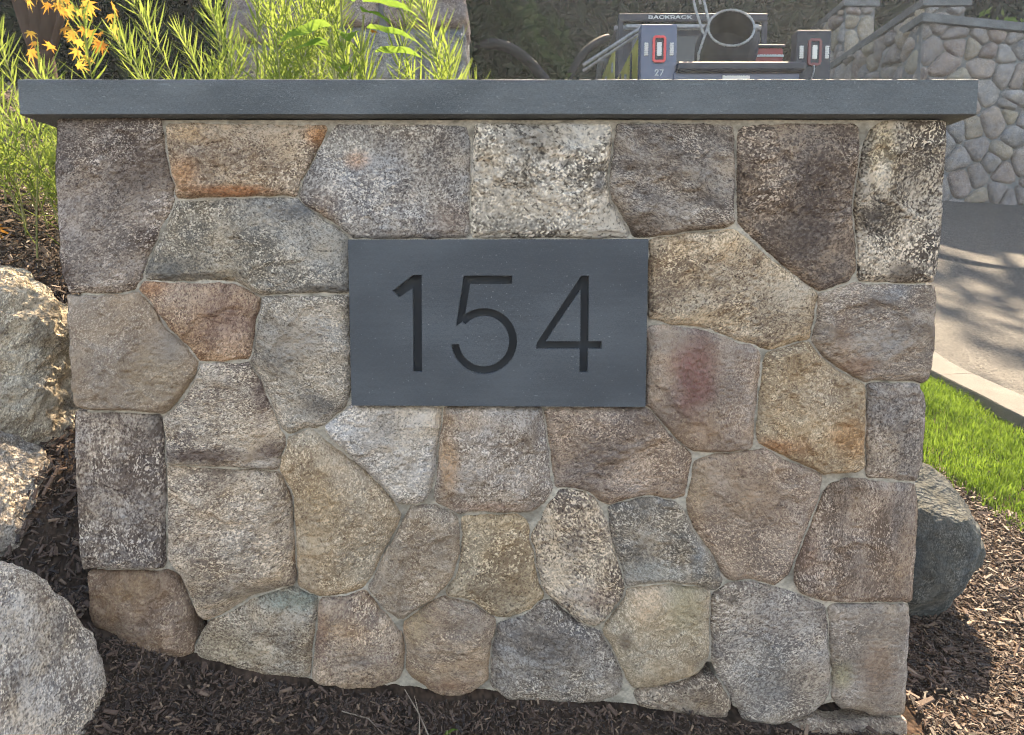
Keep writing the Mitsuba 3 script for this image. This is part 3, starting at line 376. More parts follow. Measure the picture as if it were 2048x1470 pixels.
def stone_mesh(poly, seed, row, bulge=0.03, R=0.05, step=0.0034, back=0.05, y0=0.0, rag=0.0035):
    rng = np.random.default_rng(seed)
    ring = resample(poly, step)
    c = ring.mean(0)
    nr = np.roll(ring, -1, 0) - np.roll(ring, 1, 0)
    nr = np.stack([nr[:, 1], -nr[:, 0]], 1); nr /= np.linalg.norm(nr, axis=1, keepdims=True) + 1e-12
    if not poly.exterior.is_ccw: nr = -nr
    q = np.column_stack([ring * 42, np.full(len(ring), seed * 3.1)])
    ring = ring + nr * (rag * 2 * (meshkit.fbm(q, 3, 1) - 0.5))[:, None]
    poly = Polygon(ring).buffer(0)
    if isinstance(poly, MultiPolygon): poly = max(poly.geoms, key=lambda g: g.area)
    x0, z0, x1, z1 = poly.bounds
    gx, gz_ = np.meshgrid(np.arange(x0, x1, step), np.arange(z0, z1, step))
    P = np.stack([gx.ravel(), gz_.ravel()], 1) + rng.uniform(-.25, .25, (gx.size, 2)) * step
    inner = poly.buffer(-0.6 * step)
    P = P[shapely.contains_xy(inner, P[:, 0], P[:, 1])]
    V = np.vstack([ring, P])
    d = shapely.distance(shapely.points(V), LineString(np.vstack([ring, ring[:1]])))
    d[:len(ring)] = 0
    tri = Delaunay(V).simplices
    cen = V[tri].mean(1)
    tri = tri[shapely.contains_xy(poly, cen[:, 0], cen[:, 1])]
    lo = meshkit.fbm(np.column_stack([V * 7, np.full(len(V), seed * 1.7)]), 2, 3) - 0.5
    Rv = R * (0.75 + 1.0 * (lo + 0.5))
    t = np.clip(d / Rv, 0, 1)
    h = bulge * (1 - (1 - t) ** 2.3) ** 0.62
    rel = V - c
    for k in range(4):                                              # split faces: a few tilted planes cut the pillow
        a = rng.uniform(0, 2 * np.pi); s = rng.uniform(.06, .26)
        plane = bulge * rng.uniform(.95, 1.25) + s * (rel @ [math.cos(a), math.sin(a)]) + 0.006 * lo
        e = 0.006
        h = np.where(d > 0, -e * np.logaddexp(-h / e, -plane / e), h)
    w = np.clip(d / 0.012, 0, 1)
    h = np.maximum(h, 0.30 * bulge * w)
    n2 = meshkit.fbm(np.column_stack([V * 30, np.full(len(V), seed * .9)]), 3, 7) - 0.5
    n3 = meshkit.fbm(np.column_stack([V * 110, np.full(len(V), seed * .7)]), 2, 11) - 0.5
    h = h + w * (0.012 * lo + 0.010 * n2 + 0.0060 * n3)
    led = meshkit.fbm(np.column_stack([V * 11, np.full(len(V), seed * 2.3)]), 3, 17)   # chipped ledges of the split face
    h = h - w * (.0050 * np.clip((led - .55) / .018, 0, 1) + .0045 * np.clip((.43 - led) / .018, 0, 1))
    h = np.maximum(h, (.0085 + .003 * n2) * w)
    v = np.column_stack([V[:, 0], y0 - h, V[:, 1]])
    a, b, cc = v[tri[:, 0]], v[tri[:, 1]], v[tri[:, 2]]
    flip = np.cross(b - a, cc - a)[:, 1] > 0
    tri[flip] = tri[flip][:, ::-1]
    m = len(ring); k = len(v)
    side, f2 = [], []
    for j, yy in enumerate((y0 + 0.012, y0 + back)):
        side.append(np.column_stack([ring[:, 0], np.full(m, yy), ring[:, 1]]))
    v = np.vstack([v] + side)
    for lay in range(2):
        o0 = 0 if lay == 0 else k
        o1 = k if lay == 0 else k + m
        i = np.arange(m); j = (i + 1) % m
        f2.append(np.stack([o0 + i, o1 + i, o1 + j], 1)); f2.append(np.stack([o0 + i, o1 + j, o0 + j], 1))
    f2 = np.vstack(f2)
    a, b, cc = v[f2[:, 0]], v[f2[:, 1]], v[f2[:, 2]]
    mid = (a + b + cc) / 3
    if (np.cross(b - a, cc - a)[:, [0, 2]] * (mid[:, [0, 2]] - c)).sum() < 0: f2 = f2[:, ::-1]
    f = np.vstack([tri, f2])
    uv = np.stack([4 * row + 2 + 0.6 * (v[:, 0] - c[0]) + 0.3 * np.minimum(v[:, 1], 0.1), v[:, 2] + 0.3 * v[:, 1]], 1)
    return (v, f), uv

HOLES = [(0.3689, 0.0759, 0.0154, 0.0119), (0.6324, -0.0109, 0.0577, 0.0161), (-0.5894, 0.1675, 0.0121, 0.0255), (0.4216, -0.0109, 0.0159, 0.0221)]
WX0, WX1 = -0.772, 0.742
polys = {}
done = Polygon(PLAQUE).buffer(0.003, join_style=2)
for k, s in STONES.items():
    p = Polygon(s[0]).buffer(0)
    p = p.difference(done.buffer(0.003))
    if isinstance(p, MultiPolygon): p = max(p.geoms, key=lambda g: g.area)
    p = outline(p.buffer(0.0006), 0.009)
    polys[k] = p
    done = unary_union([done, p])
pockets = [shapely.affinity.scale(shapely.Point(h_[0], h_[1]).buffer(1.0), h_[2] * .8, h_[3] * .8) for h_ in HOLES]
pq = unary_union([Polygon(PLAQUE).buffer(0.003, join_style=2)] + pockets)
frame = sbox(WX0 - .018, -0.2, WX1 + .03, 1.084)
for step_ in range(5):
    for k in polys:
        near = [polys[j] for j in polys if j != k and polys[j].distance(polys[k]) < .01]
        p = polys[k].buffer(.0011).difference(unary_union([q.buffer(.0035) for q in near] + [pq])).intersection(polys[k].buffer(.0011) if k in (1, 10, 13, 15, 7, 22, 25, 27, 37, 32, 33, 34, 38) else frame)
        if k in (1, 10, 13, 15): p = p.intersection(sbox(polys[k].bounds[0], -1, 9, 9))
        if k in (7, 22, 25, 27, 37, 39): p = p.intersection(sbox(-9, -1, polys[k].bounds[2], 9))
        if isinstance(p, MultiPolygon): p = max(p.geoms, key=lambda g_: g_.area)
        polys[k] = p
polys = {k: outline(p, .006) for k, p in polys.items()}
LEFT, RIGHT, LOW = {1, 10, 13, 15}, {7, 22, 25, 27, 37, 39}, {15, 16, 32, 33, 34, 38, 39}
rs = random.Random(4)
for k, s in STONES.items():
    row = stone_row(s[1], s[2], s[3], s[4], s[5], s[6], s[7], s[8], k=1.0)
    back = 0.40 if k in LEFT | RIGHT else 0.05
    b = rs.uniform(.020, .030)
    R = rs.uniform(.020, .034)
    if k in (15, 17, 19, 33, 34, 35, 32, 14): b, R = b + .01, R + .025
    m, uv = stone_mesh(polys[k], 100 + k, row, b, R, back=back)
    add('stone', m, 'stone_material', smooth=True, parent='stone_wall', uv=uv)

# mortar: one sheet behind the faces, sandy, tooled unevenly, with a few empty pockets low down
def mortar():
    st = 0.008
    xs_, zs_ = np.arange(WX0, WX1 + st / 2, st), np.arange(-0.2, 1.094, st)
    X, Z = np.meshgrid(xs_, zs_, indexing='ij')
    p = np.stack([X * 14, Z * 14, X * 0], -1)
    Y = 0.0015 + 0.007 * (meshkit.fbm(p, 3, 2) - 0.5) + 0.003 * (meshkit.noise(p * 7, 3) - 0.5)
    Y = Y - 0.006 * np.clip((Z - 1.05) / 0.04, 0, 1)
    for (hx, hz, rx, rz) in HOLES:
        Y = Y + 0.17 * np.exp(-(((X - hx) / rx) ** 2 + ((Z - hz) / rz) ** 2) ** 2)
    v = np.stack([X, Y, Z], -1).reshape(-1, 3)
    i = np.arange(X.size).reshape(X.shape)
    f = np.stack([i[:-1, :-1], i[1:, :-1], i[1:, 1:], i[:-1, 1:]], -1).reshape(-1, 4)
    return v, f
add('mortar', mortar(), 'mortar_material', smooth=True, parent='stone_wall')
add('core', boxm(WX0 + .004, WX1 - .004, 0.20, 0.43, -0.2, 1.094), 'mortar_material', parent='stone_wall')

# cap: thick honed slab, the long edges rock faced
def cap_mesh(x0, x1, y0, y1, z0, z1, seed):
    nx, prof = 400, []
    for z in np.linspace(z0 + .002, z1 - .002, 9): prof.append((y0, z, 1.0))
    prof = [(y0 + .003, z0, .3)] + prof + [(y0 + .003, z1, 1.4)]
    for y in np.linspace(y0 + .03, y1 - .03, 8): prof.append((y, z1, .4))
    prof += [(y1, z1 - .003, 1), (y1, z0 + .003, 1), (y1 - .003, z0, .3)]
    X = np.linspace(x0, x1, nx)
    v = []
    for (y, z, w) in prof:
        q = np.column_stack([X * 36, np.full(nx, y * 36), np.full(nx, z * 36)])
        n = meshkit.fbm(q, 3, seed) - .5
        n2 = meshkit.fbm(q * 5, 2, seed + 3) - .5
        yy = y + w * .0016 * n + .0012 * w * n2
        zz = z + (w > 1.2) * (-.0032 * np.abs(n) - .003 * np.maximum(n2, 0)) - .0015 * n2 * (w < .5)
        v.append(np.column_stack([X, yy, zz]))
    v = np.concatenate(v); k = len(prof)
    f = np.array([[i * nx + j, i * nx + j + 1, ((i + 1) % k) * nx + j + 1, ((i + 1) % k) * nx + j] for i in range(k) for j in range(nx - 1)])
    f = np.vstack([f[:, [0, 1, 2]], f[:, [0, 2, 3]]])
    e = []
    for end in (0, nx - 1):
        o = len(v); v = np.vstack([v, v[end::nx].mean(0)[None]])
        for i in range(k):
            a, b = i * nx + end, ((i + 1) % k) * nx + end
            e.append([o, b, a] if end == 0 else [o, a, b])
    return v, np.vstack([f, e])
add('cap', cap_mesh(-0.8390, 0.7915, -.030, .46, 1.0908, 1.1510, 5), 'cap_material', smooth=40, parent='stone_wall')

# number plaque: slab with the figures cut right through its face layer, dark recess floors behind
def extrude_front(poly, yf, yb):
    """polygon in x,z extruded from yf (front) to yb"""
    parts = []
    for g in getattr(poly, 'geoms', [poly]):
        m = trimesh.creation.extrude_polygon(g, yb - yf, engine='earcut')
        v = np.array(m.vertices)
        parts.append((np.stack([v[:, 0], yf + v[:, 2], v[:, 1]], 1), np.array(m.faces)[:, ::-1]))
    return cat(*parts)
dig = [Polygon(d[0], d[1]).buffer(0) for d in DIGITS]
plate = Polygon(PLAQUE).buffer(-.002).buffer(.002)
pl = 'stone_wall__number_plaque'
scene[pl] = ply(extrude_front(plate.difference(unary_union(dig)), -.019, .004), 'plaque_material', smooth=False)
for k, d in enumerate(dig):
    add('digit', extrude_front(d.buffer(.0015), -.002, .004), 'engraving_material', parent=pl)
    labels[list(scene)[-1]] = {'label': f'engraved figure {"154"[k]}'}
add('plaque_back', extrude_front(plate.buffer(-.004), .0045, .03), 'plaque_material', parent=pl)
labels[pl] = {'label': 'blue grey slate plaque engraved 154'}
tag('stone_wall', 'fieldstone sign wall with slate cap and a plaque engraved 154', 'stone wall')

# ---------------------------------------------------------------- boulders
def boulder(seed, center, radii, planes, row, rot=0.0, rough=0.05, sub=5, lam=None):
    s = trimesh.creation.icosphere(subdivisions=sub)
    d = np.array(s.vertices)
    rng = np.random.default_rng(seed)
    r = np.full(len(d), 1.0)
    N = [np.array(p[:3], float) / np.linalg.norm(p[:3]) for p in planes]
    O = [p[3] for p in planes]
    for k in range(7):
        n = rng.normal(size=3); n /= np.linalg.norm(n); N.append(n); O.append(rng.uniform(.80, .98))
    e = 26.0
    acc = np.exp(-e * r)
    for n, o in zip(N, O):
        c = d @ n
        rr = np.where(c > .05, o / np.maximum(c, .05), 9)
        acc += np.exp(-e * np.minimum(rr, 3))
    r = -np.log(acc) / e + .025
    v = d * r[:, None]
    q = v * np.array(radii) 
    r = r * (1 + rough * 2 * (meshkit.fbm(q * 9, 3, seed) - .5) + rough * .9 * (meshkit.fbm(q * 34, 3, seed + 2) - .5) + rough * .4 * (meshkit.fbm(q * 110, 2, seed + 4) - .5))
    if lam:
        n, fq, am = np.array(lam[0], float), lam[1], lam[2]
        r = r * (1 + am * (meshkit.fbm(np.column_stack([(q @ n) * fq, q[:, 0] * fq * .12, q[:, 2] * fq * .12]), 3, seed + 5) - .5))
    v = d * r[:, None] * np.array(radii)
    c, sn = math.cos(rot), math.sin(rot)
    v = np.stack([c * v[:, 0] - sn * v[:, 1], sn * v[:, 0] + c * v[:, 1], v[:, 2]], 1)
    uv = np.stack([4 * row + 2 + .4 * v[:, 0] + .2 * v[:, 1], v[:, 2] + .3 * v[:, 1]], 1)
    return (v + np.array(center), np.array(s.faces)), uv

r_up = stone_row((126, 120, 108), (216, 212, 192), 60, 1.8, .06, .8, 1.3, [(-1.25, .62, .10, .10, (160, 152, 120), .35)])
r_low = stone_row((122, 117, 108), (216, 211, 198), 20, 1.5, .06, .85, 1.3)
r_front = stone_row((124, 115, 106), (232, 224, 209), 55, 1.3, .1, 1.0, 1.1, [(-.80, .02, .05, .04, (150, 116, 96), .35), (-.72, .16, .05, .05, (150, 156, 166), .3)])
r_slate = stone_row((54, 66, 70), (112, 124, 128), 70, 3.0, -.06, .8, 1.2, [(.95, .2, .06, .05, (56, 66, 70), .4)], k=.62)
BOULDERS = [
    ('', 31, (-1.245, .34, .585), (.31, .26, .30), [(.25, -.95, .25, .62), (-.1, -.1, 1, .80), (1, -.25, .05, .80), (.6, -.4, .7, .86), (.3, -.9, -.5, .7)], r_up, .12, .10, ((.3, .2, .9), 22, .10), 'rough buff boulder with a flat top left of the wall, behind the other two'),
    ('', 37, (-1.22, .09, .31), (.31, .25, .24), [(.7, -.5, .5, .72), (-.2, -.8, .5, .7), (.5, -.8, -.3, .75)], r_low, .3, .07, None, 'rounded tan grey boulder between the rough buff one and the pale speckled one'),
    ('', 43, (-.96, -.20, .07), (.28, .22, .29), [(.80, -.3, .55, .76), (-.1, -.75, .65, .74), (.95, -.1, -.2, .86), (.2, -.98, 0, .75)], r_front, .1, .05, None, 'large pale speckled granite boulder in the front left corner'),
    ('', 59, (.93, .48, .175), (.225, .20, .21), [(-.1, -.96, .15, .80), (.15, -.45, .9, .80), (.85, -.3, .45, .90), (.7, -.6, -.35, .92), (.1, -.7, -.7, .9)], r_slate, .0, .045, ((-.35, .2, .92), 36, .12), 'dark blue green boulder beside the right end of the wall'),
]
for nm, seed, c, rad, planes, row, rot, rg, lam, lab in BOULDERS:
    m, uv = boulder(seed, c, rad, planes, row, rot, rg, 6, lam)
    tag(add('boulder', m, 'stone_material', smooth=True, uv=uv), lab, 'boulder')

# ---------------------------------------------------------------- fieldstone walls further back
def cell_stones(poly, cell, seed, aspect=1.0, gap=.012, jitter=.5):
    """irregular stone outlines that fill the polygon"""
    rng = np.random.default_rng(seed)
    x0, z0, x1, z1 = poly.bounds
    pts = []
    for j, z in enumerate(np.arange(z0 - cell, z1 + cell, cell * .95)):
        for x in np.arange(x0 - cell, x1 + cell, cell * aspect):
            pts.append((x + (j % 2) * cell * aspect / 2 + rng.uniform(-jitter, jitter) * cell * aspect, z + rng.uniform(-jitter, jitter) * cell))
    pts = np.array(pts)
    vor = Voronoi(pts)
    out = []
    for r in vor.point_region:
        reg = vor.regions[r]
        if -1 in reg or not reg: continue
        p = Polygon(vor.vertices[reg]).intersection(poly)
        if p.is_empty or p.geom_type != 'Polygon': continue
        p = p.buffer(-gap)
        if p.is_empty or p.geom_type != 'Polygon' or p.area < cell * cell * .07: continue
        rr = .18 * math.sqrt(p.area)
        p2 = p.buffer(-rr).buffer(rr)
        if p2.is_empty or p2.geom_type != 'Polygon': p2 = p
        out.append(p2)
    return out

def dome(poly, bulge, seed, n=16):
    """low stone: rings stepping in from the outline; returns local (s, depth out, z)"""
    rng = np.random.default_rng(seed)
    ring = np.array([poly.exterior.interpolate(i / n, normalized=True).coords[0] for i in range(n)])
    c = np.array(poly.centroid.coords[0]) + rng.uniform(-.1, .1, 2) * math.sqrt(poly.area)
    tilt = rng.uniform(-.25, .25, 2)
    v = []
    for s, h in ((1.0, -.04), (1.0, .0), (.93, .55), (.78, .9), (.4, 1.05)):
        q = c + (ring - c) * s
        hh = h * bulge + max(h, 0) * ((q - c) @ tilt) * .5 + (h > .3) * rng.uniform(-.12, .12, n) * bulge if h >= 0 else np.full(n, h)
        v.append(np.column_stack([q[:, 0], hh + np.zeros(n), q[:, 1]]))
    v = np.vstack(v + [np.array([[c[0], 1.08 * bulge, c[1]]])])
    f = []
    for L_ in range(4):
        i = np.arange(n); j = (i + 1) % n
        f += [np.stack([L_ * n + i, L_ * n + j, (L_ + 1) * n + j], 1), np.stack([L_ * n + i, (L_ + 1) * n + j, (L_ + 1) * n + i], 1)]
    i = np.arange(n); j = (i + 1) % n
    f.append(np.stack([4 * n + i, 4 * n + j, np.full(n, 5 * n)], 1))
    return v, np.vstack(f)

BGROWS = [stone_row(d, l, a, 1.3, b, .6, 2.0) for d, l, a, b in (
    ((106, 111, 118), (150, 156, 164), 20, .0), ((114, 114, 116), (158, 158, 160), 60, .05), ((98, 106, 116), (142, 152, 162), -30, .0), ((118, 118, 112), (162, 162, 154), 10, .05),
    ((94, 96, 102), (136, 140, 148), 80, -.05), ((116, 122, 128), (160, 168, 174), 45, .1), ((106, 103, 106), (148, 145, 148), -60, .0), ((118, 121, 114), (158, 162, 154), 30, .05))]
def face(parent, poly, origin, along, out, cell, seed, aspect=1.0, bulge=.05, n=16, rows=None, gap=.012, name='stone'):
    """stones on a wall face: local s runs along, depth runs along out"""
    along, out, origin = (np.array(q, float) for q in (along, out, origin))
    rr = random.Random(seed)
    for k, p in enumerate(cell_stones(poly, cell, seed, aspect, gap)):
        v, f = dome(p, bulge * rr.uniform(.7, 1.5), seed * 1000 + k, n)
        w = origin + v[:, :1] * along + v[:, 1:2] * out + v[:, 2:] * np.array([0, 0, 1.0])
        a, b, c = w[f[:, 0]], w[f[:, 1]], w[f[:, 2]]
        if (np.cross(b - a, c - a) @ out).mean() < 0: f = f[:, ::-1]
        row = rr.choice(rows or BGROWS)
        uv = np.stack([4 * row + 2 + .2 * (v[:, 0] - v[:, 0].mean()), v[:, 2] + .2 * v[:, 1]], 1)
        add(name, (w, f), 'stone_material', smooth=50 if False else True, parent=parent, uv=uv)

# lower retaining wall facing the driveway (frontal)
A0, A1 = (5.204, 4.118), (6.491, 3.996)
sl = (A1[1] - A0[1]) / (A1[0] - A0[0])
XE = 8.6
zA = lambda x: A0[1] + sl * (x - A0[0])
pa = Polygon([(A0[0], 1.6), (XE, 1.5), (XE, zA(XE)), (A0[0], A0[1])])
face('retaining_wall', pa, (0, 8.64, 0), (1, 0, 0), (0, -1, 0), .30, 11, .84, .05, gap=.006)
add('mortar', (lambda m: m)(extrude_front(pa.buffer(.001), 8.645, 9.1)), 'grey_mortar', parent='retaining_wall')
capv = [(A0[0] - .05, A0[1]), (XE, zA(XE)), (XE, zA(XE) + .10), (A0[0] - .05, A0[1] + .10)]
add('cap', extrude_front(Polygon(capv), 8.56, 9.14), 'cap_material', parent='retaining_wall')
tag('retaining_wall', 'low fieldstone retaining wall facing the driveway at the far right', 'stone wall')
# upper terrace walls running straight back, seen in sharp foreshortening
def terrace(key, x0, x1, ya, yb, ztop, zbot, seed, lab, cell=.34):
    ps = Polygon([(ya, zbot), (yb, zbot), (yb, ztop), (ya, ztop)])
    face(key, ps, (x0, 0, 0), (0, 1, 0), (-1, 0, 0), cell, seed, .95, .07)
    pe = Polygon([(x0, ztop - 1.6), (x1, ztop - 1.6), (x1, ztop), (x0, ztop)])
    face(key, pe, (0, ya, 0), (1, 0, 0), (0, -1, 0), cell, seed + 1, .95, .06)
    add('mortar', boxm(x0 + .004, x1, ya + .004, yb, zbot, ztop), 'grey_mortar', parent=key)
    add('cap', boxm(x0 - .06, x1 + .06, ya - .06, yb + .05, ztop, ztop + .10, .004), 'cap_material', parent=key)
    tag(key, lab, 'stone wall')
B0 = (5.252, 4.352)
terrace('terrace_wall', B0[0], (5.755, 4.352)[0], 8.72 if False else 8.70, 12.1, B0[1] - .02, 1.7, 21, 'fieldstone terrace wall running back from the end of the low retaining wall')
C0 = (5.587, 5.457)
terrace('terrace_wall_001', C0[0], (6.081, 5.457)[0], 11.9, 14.2, C0[1], 2.2, 25, 'farthest and highest fieldstone terrace wall, beyond the right side of the pickup')
# stone pier close behind the plants
PR = (-0.186, 1.954)[0]
pp = Polygon([(PR - .98, .8), (PR, .8), (PR, 2.03), (PR - .98, 2.03)])
prow = [stone_row(d, l, a, 1.4, b, .75, 1.6) for d, l, a, b in (((104, 102, 106), (150, 148, 152), 20, .0), ((84, 94, 104), (150, 160, 168), -30, .0), ((112, 110, 112), (160, 158, 158), 60, .05), ((98, 96, 98), (146, 144, 146), 0, .0))]
for k, (x0, z0, x1, z1) in enumerate([(-.34, 1.845, 0, 2.02), (-.62, 1.85, -.35, 2.03), (-.98, 1.78, -.63, 2.01), (-.18, 1.60, 0, 1.835), (-.44, 1.62, -.19, 1.838), (-.74, 1.55, -.45, 1.84), (-.98, 1.5, -.75, 1.77), (-.25, 1.2, 0, 1.59), (-.6, 1.2, -.26, 1.6), (-.98, 1.15, -.61, 1.53), (-.4, .8, 0, 1.19), (-.98, .8, -.41, 1.14)]):
    p = outline(sbox(PR + x0, z0, PR + x1, z1).buffer(-.004), .03)
    m, uv = stone_mesh(p, 300 + k, prow[(1 if k == 4 or k == 3 else (k * 2) % 4) if k else 0], .03, .05, step=.011, back=.3 if x1 == 0 else .06, y0=1.85, rag=.012)
    add('stone', m, 'stone_material', smooth=True, parent='stone_pier', uv=uv)
add('mortar', boxm(PR - .975, PR - .012, 1.862, 2.30, .8, 2.0), 'grey_mortar', parent='stone_pier')
tag('stone_pier', 'grey stone pier behind the leafy plants', 'stone pier')

# ---------------------------------------------------------------- leaf materials
def leafmat(key, c0, c1, trans, rough=.45, freq=30.0):
    def fn(p, n, uv):
        t = fbm(p.x * freq, p.y * freq, p.z * freq, 2)
        return mix(mi.Color3f(*c0), mi.Color3f(*c1), dr.clip(.55 * t + .6 * (uv.x - .2), 0, 1))
    scene[key] = {'type': 'principledthin', 'base_color': proc(fn), 'roughness': rough, 'diff_trans': trans, 'spec_trans': 0.0, 'eta': 1.4}
leafmat('needle_leaf', (.10, .16, .025), (.34, .42, .09), 1.2)
leafmat('broad_leaf', (.10, .18, .025), (.26, .38, .06), 1.2)
leafmat('maple_leaf', (.42, .17, .03), (.60, .44, .08), 1.1)
leafmat('dark_leaf', (.012, .024, .014), (.036, .058, .032), .6)
leafmat('grass_blade', (.07, .125, .014), (.22, .33, .04), 1.1)
def bark_color(p, n, uv):
    t = fbm(p.x * 30, p.y * 30, p.z * 9, 3)
    return mix(mi.Color3f(.04, .028, .022), mi.Color3f(.10, .068, .052), t)
simple('bark_material', bark_color, .9, .1, lambda p, n, uv: fbm(p.x * 60, p.y * 60, p.z * 18, 2), .003)
simple('stem_material', lambda p, n, uv: mix(mi.Color3f(.10, .13, .035), mi.Color3f(.30, .30, .14), noise(p.x * 80, p.y * 80, p.z * 30)), .6, .3)
simple('dry_stem', lambda p, n, uv: mix(mi.Color3f(.16, .12, .09), mi.Color3f(.36, .30, .24), noise(p.x * 90, p.y * 90, p.z * 40)), .8, .2)
def chip_color(p, n, uv):
    a = uv.x
    c = mix(mi.Color3f(.030, .021, .017), mi.Color3f(.115, .075, .055), smoothstep(.1, .85, a))
    c = mix(c, mi.Color3f(.24, .165, .11), smoothstep(.88, 1.0, a))
    return c * (.75 + .5 * noise(p.x * 260, p.y * 260, p.z * 260))
simple('chip_material', chip_color, .6, .35)

def strip_leaf(mb, base, d, up, length, width, rng, curl=.3, segs=4, u=None, fold=.0):
    """narrow leaf: bends from direction d towards up"""
    d = np.asarray(d, float) / np.linalg.norm(d)
    t = np.linspace(0, 1, segs + 1)
    bend = np.asarray(up, float)
    pts = np.asarray(base) + length * (t[:, None] * d + curl * (t ** 2)[:, None] * bend)
    side = np.cross(d, bend + rng.normal(size=3) * .25); side /= np.linalg.norm(side) + 1e-9
    w = width * np.array([.35, .95, 1.0, .75, .06])[np.linspace(0, 4, segs + 1).round().astype(int)] / 2
    v = np.vstack([pts - side * w[:, None], pts + side * w[:, None]])
    i = np.arange(segs)
    f = np.stack([i, i + 1, i + 2 + segs, i + 1 + segs], 1)
    mb.add(v, f, [u if u is not None else rng.random(), 0])

def needle_plant(x, y, rng, nst, h, lean, spread, label, droop=0.0, dens=1.0, leaf=(.050, .098)):
    key = numbered('needle_leaf_plant')
    st, lf = MB(), MB()
    for s in range(max(2, int(round(nst * 1.0)))):
        a = rng.uniform(0, 2 * np.pi)
        bx, by = x + rng.uniform(-.5, .5) * spread, y + rng.uniform(-.35, .35) * spread
        base = np.array([bx, by, gz(bx, by) - .02])
        hh = h * rng.uniform(.55, 1.0)
        out = np.array([math.cos(a), math.sin(a), 0]) * hh * rng.uniform(.08, .40)
        tip = base + [lean[0] * hh + out[0], lean[1] * hh + out[1], hh * (1 - droop)]
        mid = base + [lean[0] * hh * .3 + out[0] * .25, lean[1] * hh * .3 + out[1] * .25, hh * .62]
        c = bez(base, mid, tip, 14)
        st.add(*tube(c, np.linspace(.0028, .0011, 14), 5))
        n = int((58 + 34 * rng.random()) * dens)
        u0 = rng.uniform(0, .6)
        for k in range(n):
            t = .10 + .90 * (k / n) ** .62
            q = c[0] * (1 - t) ** 2 + 2 * t * (1 - t) * mid + t * t * tip
            tg = 2 * (1 - t) * (mid - c[0]) + 2 * t * (tip - mid); tg /= np.linalg.norm(tg)
            ph = k * 2.4 + rng.uniform(-.4, .4)
            e1 = np.cross(tg, [.3, .9, .2]); e1 /= np.linalg.norm(e1); e2 = np.cross(tg, e1)
            rad = math.cos(ph) * e1 + math.sin(ph) * e2
            op = (1.0 - .60 * t) + rng.uniform(-.12, .12)           # lower leaves spread, the tuft at the tip stands up
            d = tg * (1 - .45 * op) + rad * (.16 + 1.0 * max(op, 0))
            strip_leaf(lf, q, d, [0, 0, 1], rng.uniform(*leaf) * (1 - .25 * (t > .93)), rng.uniform(.0030, .0054), rng, curl=rng.uniform(-.25, .30) if t < .6 else rng.uniform(.05, .28), u=np.clip(u0 + .45 * t + rng.uniform(-.3, .3), 0, 1))
    add('stem', st.mesh(), 'stem_material', smooth=True, parent=key)
    k2 = add('foliage', lf.mesh(), 'needle_leaf', smooth=True, parent=key, uv=lf.uv())
    labels[k2] = {'kind': 'stuff', 'label': 'narrow lime green leaves'}
    tag(key, label, 'plant', 'feathery plants behind the cap')

rng = np.random.default_rng(12)
NEEDLE = [  # x, y, stems, height, lean, spread
    (-1.28, .80, 5, .70, (-.05, -.10), .26, 'feathery lime green plant at the left end of the cap, before the maple trunk', 0, .8),
    (-1.46, 1.0, 4, .62, (-.02, -.05), .22, 'feathery plant at the left edge of the photo, left of the maple trunk', 0, 1),
    (-1.08, .66, 4, .56, (.05, -.05), .22, 'feathery green plant just right of the orange maple leaves', 0, .9),
    (-.90, .86, 6, .78, (.0, .0), .26, 'tall feathery plant a little right of the maple leaves', 0, 1),
    (-.76, .95, 10, .84, (.0, .0), .28, 'tall dense feathery plant reaching the top of the photo near its left third', 0, 1),
    (-.61, .74, 15, .78, (.03, -.04), .22, 'dense bright feathery plant mid row, left of the broad leaves', 0, 1),
    (-.76, .50, 9, .50, (.0, -.02), .36, 'low feathery plant close behind the cap at its left quarter', 0, 1),
    (-.44, .64, 5, .64, (.03, .0), .14, 'feathery plant growing in front of the broad leafed plant', 0, 1.1),
    (-.32, .56, 3, .62, (.04, .0), .08, 'upright feathery plant directly right of the broad leaves, a red leaf beside it', 0, 1.1),
    (-.19, .54, 5, .54, (.02, .0), .14, 'short feathery plant in front of the pier, second from the right end', 0, 1),
    (-.10, .56, 2, .72, (.03, .0), .03, 'tallest feathery stem at the right end, beside the edge of the pier', 0, 1.3)]
for x, y, n, h, ln, sp, lab, dp, dn in NEEDLE:
    needle_plant(x, y, rng, n, h, ln, sp, lab, dp, dn)
# sprawling plant left of the wall, stems lying down the bank
for (x, y, n, h, ln, lab) in ((-1.33, .92, 14, .44, (.12, -.75), 'sprawling narrow leafed plant hanging down the bank beside the left end of the cap'),
                              (-1.62, 1.05, 8, .44, (-.05, -.45), 'narrow leafed plant at the left edge of the photo above the mulch bank')):
    needle_plant(x, y, rng, n, h, ln, .28, lab, .45, .9)

